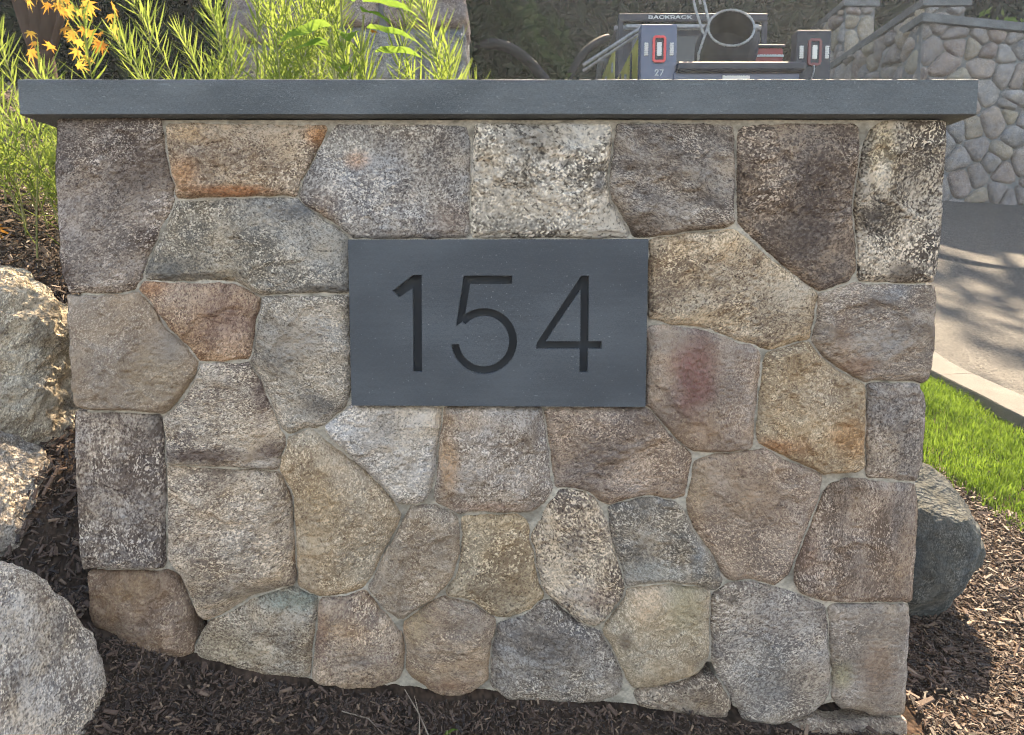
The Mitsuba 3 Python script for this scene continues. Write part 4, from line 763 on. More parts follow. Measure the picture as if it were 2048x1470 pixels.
# ---------------------------------------------------------------- broad leafed plant
def blade_leaf(base, d, up, length, width, rng, curl=-.25, fold=.25, serr=.05, nseg=10):
    """ovate leaf with a folded midrib and a toothed edge"""
    d = np.asarray(d, float) / np.linalg.norm(d)
    side = np.cross(d, up); side /= np.linalg.norm(side) + 1e-9
    nrm = np.cross(side, d)
    t = np.linspace(0, 1, nseg + 1)
    w = width / 2 * np.sin(np.pi * t ** .75) ** .9 * (1 - .25 * t)
    w = w * (1 + serr * np.where(np.arange(nseg + 1) % 2, 1, -1)); w[0] = .001; w[-1] = .0005
    mid = np.asarray(base) + length * (t[:, None] * d) + (curl * length * t ** 2)[:, None] * nrm
    e = (fold * w)[:, None] * nrm + (.03 * length * np.sin(9 * t + rng.uniform(0, 6)))[:, None] * nrm
    v = np.vstack([mid - side * w[:, None] + e, mid, mid + side * w[:, None] + e])
    i = np.arange(nseg); n = nseg + 1
    f = np.vstack([np.stack([i, i + 1, n + i + 1, n + i], 1), np.stack([n + i, n + i + 1, 2 * n + i + 1, 2 * n + i], 1)])
    f = np.vstack([f[:, [0, 1, 2]], f[:, [0, 2, 3]]])
    return v, f
bp = 'broad_leaf_plant'
BF = lambda q: ((q[0] + .02) * .86, .50 + (q[1] - .95), .84 + (q[2] - .8) * .86)
g0 = gz(-.40, .58)
stm = []
for (dx, dy, zt) in ((-.02, 0, 1.60), (.04, .02, 1.50), (-.06, .03, 1.46)):
    c = bez((-.39, .50, g0 - .02), BF((-.47 + dx * .4, .95, (g0 + zt) / 2)), BF((-.47 + dx, .95 + dy, zt)), 10)
    stm.append(tube(c, np.linspace(.0045, .0025, 10), 6))
add('stem', cat(*stm), 'stem_material', smooth=True, parent=bp)
for (b, d, ln, w) in (((-.48, .95, 1.60), (-.9, -.2, .10), .15, .075), ((-.48, .95, 1.60), (.1, -.5, .65), .15, .10), ((-.47, .95, 1.60), (.8, -.4, .15), .13, .08), ((-.47, .95, 1.60), (.3, .6, .5), .13, .08),
                      ((-.43, .96, 1.53), (.95, -.25, -.05), .16, .075), ((-.45, .95, 1.53), (-.4, -.8, .1), .12, .07), ((-.43, .95, 1.50), (.7, -.6, -.2), .12, .06), ((-.52, .97, 1.47), (-.9, -.1, -.1), .15, .08),
                      ((-.42, .96, 1.46), (.9, -.1, -.05), .15, .06), ((-.47, .94, 1.44), (.2, -.9, -.2), .11, .06), ((-.53, .97, 1.42), (-.7, -.6, -.1), .13, .07), ((-.50, .96, 1.36), (.3, -.8, -.1), .12, .07), ((-.40, .97, 1.40), (.7, .3, .2), .13, .07)):
    m = blade_leaf(BF(b), d, (0, 0, 1), ln * .88, w * .95, rng)
    add('leaf', m, 'broad_leaf', smooth=True, parent=bp, uv=np.tile([[rng.uniform(.2, .9), 0]], (len(m[0]), 1)))
tag(bp, 'leafy plant with broad toothed green leaves in front of the stone pier', 'plant')

# ---------------------------------------------------------------- small maple with orange leaves
mt = 'maple_tree'
tx, ty = -1.86, 1.75
g0 = gz(tx, ty)
add('trunk', tube(bez((tx + .02, ty, g0 - .08), (tx + .01, ty, g0 + .25), (tx - .0, ty, 1.72), 8), np.linspace(.05, .042, 8), 12), 'bark_material', smooth=True, parent=mt)
for p0, p1, p2, r0, r1 in (((tx, ty, 1.70), (tx - .10, ty, 1.95), (tx - .28, ty + .1, 2.6), .036, .018), ((tx, ty, 1.70), (tx - .01, ty, 2.0), (tx + .02, ty + .1, 2.8), .042, .02), ((tx, ty, 1.70), (tx + .05, ty, 1.95), (tx + .25, ty, 2.6), .034, .016),
                           ((tx + .03, ty - .02, 1.69), (tx + .12, ty - .05, 1.76), (tx + .24, ty - .15, 2.15), .016, .009), ((tx + .16, ty - .08, 1.85), (tx + .25, ty - .25, 1.86), (tx + .36, ty - .5, 1.72), .007, .003), ((tx + .20, ty - .1, 2.0), (tx + .3, ty - .3, 2.0), (tx + .44, ty - .5, 1.80), .007, .003)):
    add('branch', tube(bez(p0, p1, p2, 10), np.linspace(r0, r1, 10), 9), 'bark_material', smooth=True, parent=mt)
def star_leaf(c, size, nrm, tip, rng):
    """palmate leaf with seven pointed lobes"""
    nrm = nrm / np.linalg.norm(nrm); tip = tip - nrm * (tip @ nrm); tip /= np.linalg.norm(tip); sd = np.cross(nrm, tip)
    ang = np.radians([0, 38, 76, 118]); ln = [1.0, .88, .68, .36]
    rim = []
    for s in (1, -1):
        part = []
        for k, (a, l) in enumerate(zip(ang, ln)):
            part.append((a, l))
            if k < 3: part.append(((a + ang[k + 1]) / 2, .34 * (1 - .1 * k)))
        rim.append([(s * a, l) for a, l in part])
    pts = rim[0] + [(math.pi, .12)] + rim[1][::-1][:-1]
    v = [c]
    for a, l in pts:
        q = tip * math.cos(a) * l + sd * math.sin(a) * l
        v.append(c + size * q - nrm * size * .22 * l * l + nrm * size * rng.uniform(-.05, .05))
    n = len(pts)
    return np.array(v), np.array([[0, 1 + k, 1 + (k + 1) % n] for k in range(n)])
for k in range(58):
    t = rng.random()
    a = np.array([tx + .28, 1.45, 1.90]); b = np.array([tx + .50, 1.15, 1.64])
    if k > 44: a, b = np.array([-1.42, 1.05, 1.66]), np.array([-1.26, 1.0, 1.50])
    c = a * (1 - t) + b * t + rng.normal(size=3) * [.075, .07, .075] * (1.0 if k <= 44 else .7)
    m = star_leaf(c, rng.uniform(.028, .048), np.array([rng.normal() * .5, -1.0, rng.normal() * .6]), np.array([rng.normal() * .5, rng.normal() * .3, -1.0]), rng)
    add('leaf', m, 'maple_leaf', parent=mt, uv=np.tile([[rng.uniform(0, 1), 0]], (len(m[0]), 1)))
tag(mt, 'small maple with brown stems and yellow orange star shaped leaves, top left', 'tree')

# fallen leaves
for (x, y, s, lab) in ((-1.50, .80, .05, 'yellow brown fallen leaf lying on the mulch at the left edge'), (-1.44, .77, .055, 'curled orange brown fallen leaf on the left mulch bank'), (-.33, .50, .02, 'small red orange leaf caught among the feathery stems')):
    z = gz(x, y) + .03 if s > .03 else 1.40
    m = star_leaf(np.array([x, y, z]), s, np.array([.2, -.6, .8]), np.array([.5, -.2, .3]), rng)
    tag(add('fallen_leaf', m, 'maple_leaf', uv=np.tile([[.1 if s > .03 else -.4, 0]], (len(m[0]), 1))), lab, 'leaf')

# ---------------------------------------------------------------- trees and shrubs further back
def crown_mesh(rng, center, rad, n, size, clumps=26):
    c = np.array(center); rad = np.array(rad)
    d = rng.normal(size=(clumps, 3)); d /= np.linalg.norm(d, axis=1, keepdims=True)
    cc = c + d * rad * rng.uniform(.35, .85, (clumps, 1))
    cr = rng.uniform(.28, .5, clumps)
    k = rng.integers(0, clumps, n)
    p = rng.normal(size=(n, 3)); p /= np.linalg.norm(p, axis=1, keepdims=True)
    pos = cc[k] + p * (rng.uniform(.5, 1.0, n) * cr[k])[:, None] * rad
    a = rng.normal(size=(n, 3)); a /= np.linalg.norm(a, axis=1, keepdims=True)
    b = np.cross(a, rng.normal(size=(n, 3))); b /= np.linalg.norm(b, axis=1, keepdims=True)
    nn = np.cross(a, b)
    s = size * rng.uniform(.5, 1.25, (n, 1))
    V = np.stack([pos - a * s, pos + b * s * .42 + nn * s * .12, pos + a * s, pos - b * s * .42 + nn * s * .12], 1).reshape(-1, 3)
    i = np.arange(n) * 4
    f = np.vstack([np.stack([i, i + 1, i + 2], 1), np.stack([i, i + 2, i + 3], 1)])
    u = np.repeat(np.clip(rng.uniform(-.2, .5, clumps)[k] + rng.uniform(-.15, .15, n), -.3, 1), 4)
    return (V, f), np.stack([u, u * 0], 1)
def tree(kind, x, y, h, rad, label, n, size, seed, mat='dark_leaf', trunk=.12, low=.35, group='trees and shrubs behind the truck'):
    r = np.random.default_rng(seed)
    key = numbered(kind)
    z0 = gz(x, y)
    zc = z0 + h * (1 + low) / 2; rz = h * (1 - low) / 2
    tr = [tube(bez((x, y, z0 - .2), (x + r.uniform(-.1, .1), y, z0 + h * .4), (x + r.uniform(-.3, .3), y, z0 + h * .85), 8), np.linspace(trunk, trunk * .3, 8), 9)]
    for q in range(6):
        a = r.uniform(0, 6.28); zz = z0 + h * r.uniform(max(low, .15), .7)
        tr.append(tube(bez((x, y, zz), (x + math.cos(a) * rad * .4, y + math.sin(a) * rad * .4, zz + .1 * h), (x + math.cos(a) * rad * .8, y + math.sin(a) * rad * .8, zz + .22 * h), 6), np.linspace(trunk * .4, trunk * .12, 6), 6))
    add('trunk', cat(*tr), 'bark_material', smooth=True, parent=key)
    m, uv = crown_mesh(r, (x, y, zc), (rad, rad, rz), n, size)
    add('crown', m, mat, parent=key, uv=uv)
    tag(key, label, 'tree' if 'tree' in kind else 'shrub', group)
TREES = [
    ('evergreen_shrub', -.35, 5.6, 2.0, .8, 'dark shrub in shade directly right of the stone pier', 9000, .07, 1, .05),
    ('evergreen_shrub', .1, 9.6, 2.5, 1.0, 'dark shrub behind the black pipe, left of the pickup', 11000, .08, .7, .05),
    ('evergreen_shrub', -2.3, 4.6, 2.0, 1.2, 'dark shrub behind the maple trunk', 12000, .08, .2, .05),
    ('evergreen_shrub', -1.1, 5.0, 1.9, .9, 'dark shrub behind the row of feathery plants, left of the pier', 9000, .08, .4, .05),
    ('evergreen_shrub', -3.5, 4.4, 1.7, .9, 'low dark shrub at the left edge of the photo above the mulch bank', 9000, .08, 1.3, .05),
    ('evergreen_shrub', -4.6, 6.2, 3.0, 1.6, 'dark shrub at the far left edge, left of the maple', 14000, .1, .9, .06),
    ('evergreen_tree', -9.0, 10.5, 9.0, 3.0, 'dark evergreen tree outermost on the left', 12000, .22, 14, .2),
    ('evergreen_tree', -5.4, 11, 9.0, 2.6, 'dark evergreen tree behind the maple at the far left', 14000, .2, 2, .2),
    ('evergreen_tree', -2.2, 12.5, 9.4, 2.6, 'dark evergreen tree above the middle of the feathery plants', 16000, .2, 3, .2),
    ('evergreen_tree', .9, 14.2, 9.6, 2.5, 'dark evergreen tree straight behind the left side of the pickup', 16000, .2, 4, .2),
    ('evergreen_tree', 3.7, 14.8, 9.8, 2.4, 'dark evergreen tree behind the drum in the pickup bed', 16000, .2, 5, .2),
    ('evergreen_tree', 7.4, 16.2, 10.2, 2.3, 'dark evergreen tree behind the farthest terrace wall', 16000, .2, 6, .2),
    ('evergreen_tree', 10.2, 13.6, 8.6, 2.4, 'dark evergreen tree behind the retaining wall at the far right', 16000, .2, 7, .2),
    ('open_tree', 8.3, 14.2, 12.6, 2.4, 'loose open crowned tree above the terrace walls', 2600, .26, 21, .16),
    ('evergreen_tree', 13.6, 13.5, 8.8, 2.6, 'dark evergreen tree beyond the right edge of the driveway', 12000, .22, 8, .2),
    ('evergreen_tree', 2.2, 19, 11.5, 3.0, 'tall dark evergreen tree farthest back in the middle', 14000, .24, 9, .25),
    ('evergreen_tree', -2.4, 18, 11.0, 3.0, 'tall dark evergreen tree farthest back on the left', 14000, .24, 10, .25),
    ('evergreen_tree', 6.2, 20, 11.8, 3.0, 'tall dark evergreen tree farthest back on the right', 14000, .24, 13, .25),
    ('evergreen_tree', 10.4, 19.5, 11.4, 3.0, 'tall dark evergreen tree farthest back, outermost on the right', 14000, .24, 17, .25),
]
for (kd, x, y, h, rad, lab, n, s, seed, tk) in TREES:
    tree(kd, x, y, h, rad, lab, n, s, int(seed * 10) + 700, trunk=tk, low=.02 if 'shrub' in kd else .06)
tree('leafy_shrub', 7.0, 10.0, 2.6, .9, 'green leafy shrub on top of the low retaining wall at the upper right', 5000, .07, 901, 'broad_leaf', .04, .1, None)
labels[list(labels)[-1]].pop('group', None)

# ---------------------------------------------------------------- mulch chips
def chips(rng, n, x0, x1, y0, y1, keep, size=(.010, .034)):
    x, y = rng.uniform(x0, x1, n), rng.uniform(y0, y1, n)
    k = keep(x, y); x, y = x[k], y[k]; n = len(x)
    z = ground_z(np.stack([x, y], 1)) + rough(x, y)
    l = rng.uniform(*size, n) * np.where(rng.random(n) < .06, 2.2, 1.0); w = l * rng.uniform(.08, .42, n); h = np.minimum(w * .4, .0025)
    a = rng.uniform(0, 2 * np.pi, n)
    e = 2e-2
    g = np.stack([(ground_z(np.stack([x + e, y], 1)) - ground_z(np.stack([x - e, y], 1))) / (2 * e), (ground_z(np.stack([x, y + e], 1)) - ground_z(np.stack([x, y - e], 1))) / (2 * e)], 1)
    d = np.stack([np.cos(a), np.sin(a), g[:, 0] * np.cos(a) + g[:, 1] * np.sin(a) + rng.normal(0, .28, n)], 1); d /= np.linalg.norm(d, axis=1, keepdims=True)
    nr = np.stack([-g[:, 0], -g[:, 1], np.ones(n)], 1) + rng.normal(0, .3, (n, 3)); sd = np.cross(nr, d); sd /= np.linalg.norm(sd, axis=1, keepdims=True); nr = np.cross(d, sd)
    c = np.stack([x, y, z + .004 + rng.uniform(0, .012, n)], 1)
    v = []
    for (s, t, r_) in ((-1, -1, 0), (1, -.7, 0), (1, .8, 0), (-1, 1, 0), (-.9, -.8, 1), (.9, -.5, 1), (.92, .6, 1), (-.9, .8, 1)):
        v.append(c + d * (l * s / 2)[:, None] + sd * (w * t / 2)[:, None] + nr * (h * r_)[:, None] + nr * (np.abs(s) * l * .04)[:, None])
    V = np.stack(v, 1).reshape(-1, 3)
    tri = np.array([[4, 5, 6], [4, 6, 7], [0, 1, 5], [0, 5, 4], [1, 2, 6], [1, 6, 5], [2, 3, 7], [2, 7, 6], [3, 0, 4], [3, 4, 7]])
    f = (np.arange(n)[:, None, None] * 8 + tri).reshape(-1, 3)
    u = np.repeat(rng.random(n), 8)
    return V, f, np.stack([u, u * 0], 1)
LAWN_X = lambda y: 1.40 + .06 * np.sin(y * 2.3) + np.clip(.75 - y, 0, 3) * .55 - np.clip(y - 1.5, 0, 2) * .25
def bed(x, y):
    inside_wall = (x > -.80) & (x < .79) & (y > -.02) & (y < .44)
    return ~inside_wall & (x < np.minimum(LAWN_X(y) + .05, kerb_x(y) - .08))
rc = np.random.default_rng(77)
mb = MB()
for (n, x0, x1, y0, y1, sz) in ((70000, -1.3, 1.1, -.50, .02, (.0022, .012)), (70000, .76, 2.0, -.55, 1.5, (.003, .018)), (50000, -2.4, -.76, -.1, 2.2, (.004, .024)), (9000, -1.2, 1.0, .44, 1.6, (.012, .036)), (5000, -1.6, 1.6, -.85, -.5, (.012, .036)), (14000, .1, 1.5, 1.5, 3.2, (.012, .036)), (14000, -3.2, -.2, 1.6, 3.4, (.012, .04))):
    v, f, u = chips(rc, n, x0, x1, y0, y1, bed, sz)
    mb.add(v, f); mb.u[-1] = u
add('mulch', mb.mesh(), 'chip_material', parent=None, uv=mb.uv())
tag('mulch', 'shredded brown bark mulch covering the bed around the wall', 'mulch', kind='stuff')

# ---------------------------------------------------------------- lawn
def lawn(rng, n, x0, x1, y0, y1):
    x, y = rng.uniform(x0, x1, n), rng.uniform(y0, y1, n)
    edge = LAWN_X(y) + .05 * (rng.random(n) - .5)
    k = (x > edge) & (x < kerb_x(y) - .085)
    x, y = x[k], y[k]; n = len(x)
    z = ground_z(np.stack([x, y], 1)) - .004
    h = rng.uniform(.018, .052, n) * (.45 + 1.05 * meshkit.fbm(np.stack([x * 6, y * 6, x * 0], 1), 2, 3))
    a = rng.uniform(0, 2 * np.pi, n); ln = rng.uniform(.1, .75, n) * h
    d = np.stack([np.cos(a), np.sin(a), a * 0], 1); ph = a + rng.normal(1.57, .5, n)
    s = np.stack([np.cos(ph), np.sin(ph), a * 0], 1) * (rng.uniform(.0014, .0026, n))[:, None]
    b = np.stack([x, y, z], 1); m = b + d * (ln * .3)[:, None] + np.stack([x * 0, x * 0, h * .62], 1); t = b + d * ln[:, None] + np.stack([x * 0, x * 0, h], 1)
    V = np.stack([b - s, b + s, m + s * .8, m - s * .8, t], 1).reshape(-1, 3)
    f = (np.arange(n)[:, None, None] * 5 + np.array([[0, 1, 2], [0, 2, 3], [3, 2, 4]])).reshape(-1, 3)
    u = np.repeat(np.clip(meshkit.fbm(np.stack([x * 8, y * 8, x * 0 + 5], 1), 2, 8) + rng.uniform(-.3, .3, n), 0, 1), 5)
    return V, f, np.stack([u, u * 0], 1)
rl = np.random.default_rng(5)
mb = MB()
for (n, a) in ((52000, (1.1, 2.3, .2, 2.6)), (26000, (.6, 2.4, 2.6, 4.6)), (9000, (1.5, 2.2, -1.2, .2))):
    v, f, u = lawn(rl, n, *a); mb.add(v, f); mb.u[-1] = u
add('lawn', mb.mesh(), 'grass_blade', uv=mb.uv())
tag('lawn', 'bright green lawn strip between the mulch bed and the kerb', 'grass', kind='stuff')

# ---------------------------------------------------------------- dry stalks and a small weed in front
def twig(pts, r, lab):
    tag(add('dry_stalk', tube(np.array(pts), np.linspace(r, r * .5, len(pts)), 5), 'dry_stem', smooth=True), lab, 'stalk')
W0 = lambda x, y: gz(x, y) + .012
twig([(-.14, -.09, W0(-.14, -.09)), (-.17, -.05, W0(-.17, -.05) + .015), (-.20, -.02, W0(-.2, -.02) + .02)], .0016, 'longer thin pale dry stalk lying on the mulch in front of the wall')
twig([(-.165, -.09, W0(-.165, -.09)), (-.168, -.06, W0(-.168, -.06) + .02), (-.18, -.035, W0(-.18, -.035) + .03)], .0014, 'thin dry stalk standing up beside the longer one in front of the wall')
twig([(-.31, -.055, W0(-.31, -.055) + .004), (-.26, -.065, W0(-.26, -.065) + .01), (-.22, -.09, W0(-.22, -.09) + .004)], .0012, 'curved dry stalk lying left of the two pale ones')
twig([(-.10, -.10, W0(-.1, -.1)), (-.098, -.085, W0(-.098, -.085) + .03)], .0012, 'short dry stalk standing beside the small weed')
wk = 'weed'
wx, wy = -.115, -.092
mb, ms = MB(), MB()
for k in range(9):
    a = k * 2.4; r_ = .012 + .004 * (k % 3)
    b = np.array([wx, wy, W0(wx, wy) + .004 + .003 * k])
    m = blade_leaf(b, (math.cos(a), math.sin(a), .5), (0, 0, 1), r_, r_ * .5, rng)
    mb.add(*m, u=[.6 + .3 * (k % 2), 0])
ms.add(*tube([(wx, wy, W0(wx, wy) - .01), (wx, wy, W0(wx, wy) + .034)], .0012, 5))
add('stem', ms.mesh(), 'stem_material', parent=wk)
add('leaves', mb.mesh(), 'broad_leaf', smooth=True, parent=wk, uv=mb.uv())
tag(wk, 'tiny pale green weed sprouting from the mulch in front of the wall', 'weed')

# ---------------------------------------------------------------- pickup truck with a work bed, seen from behind
simple('truck_paint', lambda p, n, uv: mix(mi.Color3f(*L(58, 70, 98)), mi.Color3f(*L(76, 88, 116)), fbm(p.x * 6, p.y * 6, p.z * 6, 3)), .35, .5, clearcoat=.6, clearcoat_gloss=.9)
simple('truck_dark', lambda p, n, uv: mix(mi.Color3f(*L(34, 38, 48)), mi.Color3f(*L(50, 56, 68)), fbm(p.x * 9, p.y * 9, p.z * 9, 3)), .5, .4)
simple('truck_painted_reflection', lambda p, n, uv: mix(mi.Color3f(*L(130, 130, 62)), mi.Color3f(*L(190, 186, 92)), fbm(p.x * 3, p.y * 3, p.z * 5, 2)), .3, .5, clearcoat=.5)  # reflection of sunlit foliage put into the base colour of dark bodywork
simple('lamp_red', L(196, 40, 40), .25, .5, clearcoat=1.0)
simple('lamp_dark_red', L(96, 30, 34), .3, .5, clearcoat=1.0)
simple('lamp_clear', L(206, 208, 206), .3, .5)
simple('white_print', L(176, 182, 186), .6, .3)
simple('pale_metal', lambda p, n, uv: mix(mi.Color3f(*L(104, 110, 116)), mi.Color3f(*L(156, 162, 166)), noise(p.x * 40, p.y * 40, p.z * 40)), .4, .5)
simple('rubber', (.022, .023, .025), .75, .3)
simple('red_plastic', L(130, 48, 50), .4, .4)
scene['dark_glass'] = {'type': 'twosided', 'bsdf': {'type': 'principled', 'base_color': {'type': 'rgb', 'value': [.012, .015, .018]}, 'roughness': .08, 'specular': .6}}
TK = 'pickup_truck'
TY, TX0, TX1, TG = 6.40, 1.27, 3.15, 2.03
def tadd(name, mesh, mat, smooth=False, label=None, parent=TK):
    k = add(name, mesh, mat, smooth=smooth, parent=parent)
    if label: labels[k] = {'label': label}
    return k
# corner posts with lamps
for side, (xa, xb, zt) in enumerate(((1.268, 1.625, 3.365), (2.805, 3.145, 3.312))):
    pk = tadd('corner_post', boxm(xa, xb, TY, TY + .16, TG + .55, zt, .008), 'truck_paint' if side == 0 else 'truck_dark', label='blue grey corner post marked 27' if side == 0 else 'dark right corner post')
    cx = (1.4495, 2.981)[side]; cz = (3.124, 3.095)[side]
    ring = sbox(cx - .066, cz - .128, cx + .066, cz + .128).buffer(-.035).buffer(.035)
    tadd('tail_lamp_surround', extrude_front(ring.difference(ring.buffer(-.024)), TY - .024, TY + .01), 'lamp_red' if side == 0 else 'lamp_dark_red', parent=pk)
    tadd('tail_lamp', extrude_front(ring.buffer(-.0245), TY - .012, TY + .01), 'truck_dark', parent=pk)
    tadd('reverse_lamp', boxm(cx - .024, cx + .024, TY - .02, TY - .011, cz - .066, cz + .066, .004), 'lamp_clear', parent=pk)
    for dx in (-.127, .124):
        bars = [boxm(cx + dx - .019, cx + dx + .019, TY - .012, TY + .004, cz + q * .0205 - .008, cz + q * .0205 + .008, .002) for q in np.arange(-2.5, 3.0, 1) + .1]
        tadd('marker_light', cat(*bars), 'lamp_clear', parent=pk)
    if side == 0:
        tadd('number', text_front('27', .058, 1.404, TY + .001, 2.876, .004, True, .95), 'white_print', label='white figures 27', parent=pk)
tadd('grab_handle', tube(bez((2.962, TY - .01, 2.84), (2.985, TY - .05, 2.93), (2.975, TY - .01, 2.985), 6), .007, 6), 'pale_metal', True)
tadd('bed_floor', boxm(1.30, 3.12, TY + .02, 8.3, TG + .62, TG + .70, .01), 'truck_dark')
tadd('tailgate', boxm(1.59, 2.84, TY - .02, TY + .03, 2.62, 2.898, .012), 'truck_paint')
tadd('bumper', boxm(1.615, 2.87, TY - .10, TY + .02, 2.902, 2.985, .015), 'truck_dark', label='dark crossbar across the tail')
tadd('rear_bumper', boxm(1.30, 3.10, TY - .18, TY + .02, TG + .42, TG + .56, .02), 'truck_dark')
tadd('number_plate', boxm(2.075, 2.345, TY - .034, TY - .021, 2.74, 2.868, .003), 'lamp_clear')
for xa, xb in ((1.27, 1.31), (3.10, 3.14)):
    tadd('bed_side', boxm(xa, xb, TY + .17, 8.30, TG + .55, 3.30, .01), 'truck_painted_reflection' if xa < 2 else 'truck_dark', label='dark bed side with an olive yellow reflection of sunlit foliage painted on' if xa < 2 else None)
for yy in (6.95, 7.75):
    tadd('side_rib', boxm(1.255, 1.27, yy, yy + .07, TG + .6, 3.26, .004), 'truck_dark')
tadd('side_latch', boxm(1.245, 1.269, 7.32, 7.36, 2.98, 3.14, .006), 'pale_metal')
# cab
ZR = 4.03
cab = [(8.38, TG + .5), (8.38, TG + 1.25), (8.52, ZR), (9.75, ZR), (10.75, TG + 1.22), (10.75, TG + .5)]
m = trimesh.creation.extrude_polygon(Polygon(cab).buffer(-.05).buffer(.05), 1.80, engine='earcut')
v = np.array(m.vertices)
tadd('cab', (np.stack([1.30 + v[:, 2], v[:, 0], v[:, 1]], 1), np.array(m.faces)), 'truck_dark', 40)
tadd('rear_window', extrude_front(sbox(1.48, TG + 1.28, 2.92, ZR - .16).buffer(-.06).buffer(.06), 8.36, 8.41), 'dark_glass')
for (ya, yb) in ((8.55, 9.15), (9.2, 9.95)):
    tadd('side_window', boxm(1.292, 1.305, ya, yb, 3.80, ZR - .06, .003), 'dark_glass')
    dk = tadd('door', boxm(1.288, 1.305, ya, yb, TG + .55, 3.79, .004), 'truck_painted_reflection')  # olive stands in for sunlit foliage mirrored in the dark flank
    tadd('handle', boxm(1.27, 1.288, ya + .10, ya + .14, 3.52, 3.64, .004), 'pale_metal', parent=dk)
tadd('windscreen_pillar', tube([(1.27, 9.78, ZR - .03), (1.27, 10.75, TG + 1.25)], .055, 8), 'pale_metal', True, label='pale sloping windscreen pillar')
tadd('roof_trim', boxm(1.28, 3.12, 8.50, 8.56, ZR - .04, ZR + .012, .006), 'pale_metal')
tadd('bonnet', boxm(1.34, 3.06, 10.7, 12.0, TG + .5, TG + 1.2, .08), 'truck_dark')
for xa in (1.26, 2.88):
    for yy in (7.35, 11.2):
        w = trimesh.creation.cylinder(.40, .28, sections=36); w.apply_transform(trimesh.transformations.rotation_matrix(math.pi / 2, [0, 1, 0])); w.apply_translation([xa + .14, yy, TG + .38])
        k = tadd('wheel', w, 'rubber', 40)
        r = trimesh.creation.cylinder(.24, .30, sections=30); r.apply_transform(trimesh.transformations.rotation_matrix(math.pi / 2, [0, 1, 0])); r.apply_translation([xa + .14, yy, TG + .38])
        tadd('rim', r, 'pale_metal', 40, parent=k)
# headache rack with lettering
rk = tadd('rack', cat(boxm(1.30, 3.12, 8.28, 8.33, 4.02, 4.115, .008), boxm(1.30, 1.36, 8.28, 8.33, TG + 1.2, 4.02, .006), boxm(3.06, 3.12, 8.28, 8.33, TG + 1.2, 4.02, .006)), 'truck_dark')
tadd('lower_rail', boxm(1.40, 3.02, 8.285, 8.325, 3.945, 3.99, .006), 'pale_metal', parent=rk)
tadd('lettering', text_front('BACKRACK', .042, 1.655, 8.281, 4.046, .005, True, 1.72), 'white_print', label='white capital letters on the rack', parent=rk)
tadd('ramp_arm', cat(tube([(.72, 6.60, 3.03), (1.30, 6.60, 3.395)], .018, 6), tube([(.725, 6.66, 2.99), (1.30, 6.66, 3.36)], .014, 6)), 'pale_metal', True, label='slanting rail sticking out at the left of the bed')
tag(TK, 'dark blue grey pickup truck with 27 on its tail, parked up the driveway', 'pickup truck')

# drum with tubular frame riding in the bed
DK = 'mixer_drum'
ax = np.array([-.10, -.88, .42]); ax /= np.linalg.norm(ax)
c0 = np.array([2.30, 6.92, 3.50])
e1 = np.cross(ax, [0, 0, 1]); e1 /= np.linalg.norm(e1); e2 = np.cross(e1, ax)
prof = [(.235, 0), (.285, -.10), (.335, -.28), (.33, -.42), (.22, -.56), (.0, -.60)]
ins = [(.228, 0), (.275, -.10), (.322, -.28), (.315, -.41), (.2, -.54), (.0, -.575)]
na = 40
def lathe(pr, flip=False):
    ang = np.arange(na) * 2 * np.pi / na
    v = np.vstack([c0 + ax * h + r * (np.cos(ang)[:, None] * e1 + np.sin(ang)[:, None] * e2) for r, h in pr])
    f = [[k * na + i, k * na + (i + 1) % na, (k + 1) * na + (i + 1) % na, (k + 1) * na + i] for k in range(len(pr) - 1) for i in range(na)]
    return v, np.array(f)
b = MB(); b.add(*lathe(prof)); b.add(*lathe(ins))
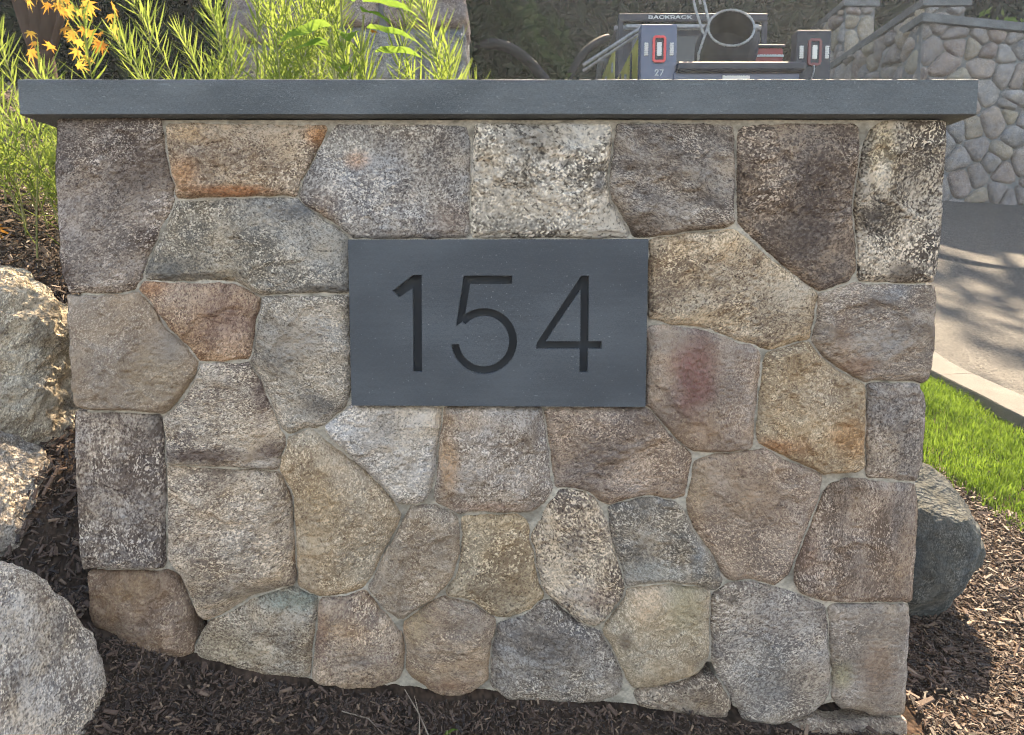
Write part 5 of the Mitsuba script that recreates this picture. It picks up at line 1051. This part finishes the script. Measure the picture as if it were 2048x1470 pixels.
scene[DK + '__drum'] = ply(b.mesh(), 'truck_dark', smooth=35)
ang = np.linspace(0, 2 * np.pi, 41)
scene[DK + '__rim'] = ply(tube(np.array([c0 + .236 * (math.cos(a) * e1 + math.sin(a) * e2) for a in ang]), .012, 7, False), 'pale_metal', smooth=True)
for pts in ([(1.86, 6.95, 4.35), (2.07, 6.93, 3.55)], [(1.80, 7.0, 4.3), (1.93, 6.98, 3.72), (2.02, 6.96, 3.45)], [(1.98, 6.95, 3.75), (1.80, 7.0, 4.3)], [(2.07, 6.93, 3.55), (1.97, 6.95, 3.24)], [(1.97, 6.95, 3.24), (2.0, 7.1, 2.75)], [(2.56, 6.98, 3.5), (2.5, 7.05, 3.2), (2.5, 7.1, 2.75)]):
    add('frame_tube', tube(np.array(pts), .014, 7), 'pale_metal', smooth=True, parent=DK)
tag(DK, 'tilted dark mixer drum with a pale rim and tubular frame in the truck bed', 'mixer drum')
# cargo right of the drum
cg = 'cargo_crate'
add('box', boxm(2.56, 2.95, 7.2, 7.55, 2.80, 3.38, .012), 'red_plastic', smooth=False, parent=cg)
for z in (3.285, 3.20):
    add('strip', boxm(2.555, 2.955, 7.185, 7.2, z, z + .022, .003), 'white_print', parent=cg)
add('lid', boxm(2.50, 2.97, 7.19, 7.58, 3.385, 3.42, .008), 'truck_dark', parent=cg)
tag(cg, 'red crate with white strips behind the drum in the truck bed', 'crate')
# black pipe in arches on the slope left of the truck
hp = [bez((-0.38, 5.0, 2.662), (-0.036, 5.0, 2.933), (0.35, 5.0, 2.349), 24)]
pz = np.vstack(hp)
tag(add('black_pipe', tube(pz, .042, 10), 'rubber', smooth=True), 'fat black corrugated pipe arching over the slope left of the truck', 'pipe')
tag(add('black_pipe', tube(bez((0.463, 5.6, 2.495), (0.557, 5.6, 2.902), (0.88, 5.9, 3.081), 16), .035, 10), 'rubber', smooth=True), 'second black pipe curving up against the left side of the truck', 'pipe')


# table for the stone material, complete only now
TABLE[0] = mi.Float(np.array(ROWS, np.float32).ravel())
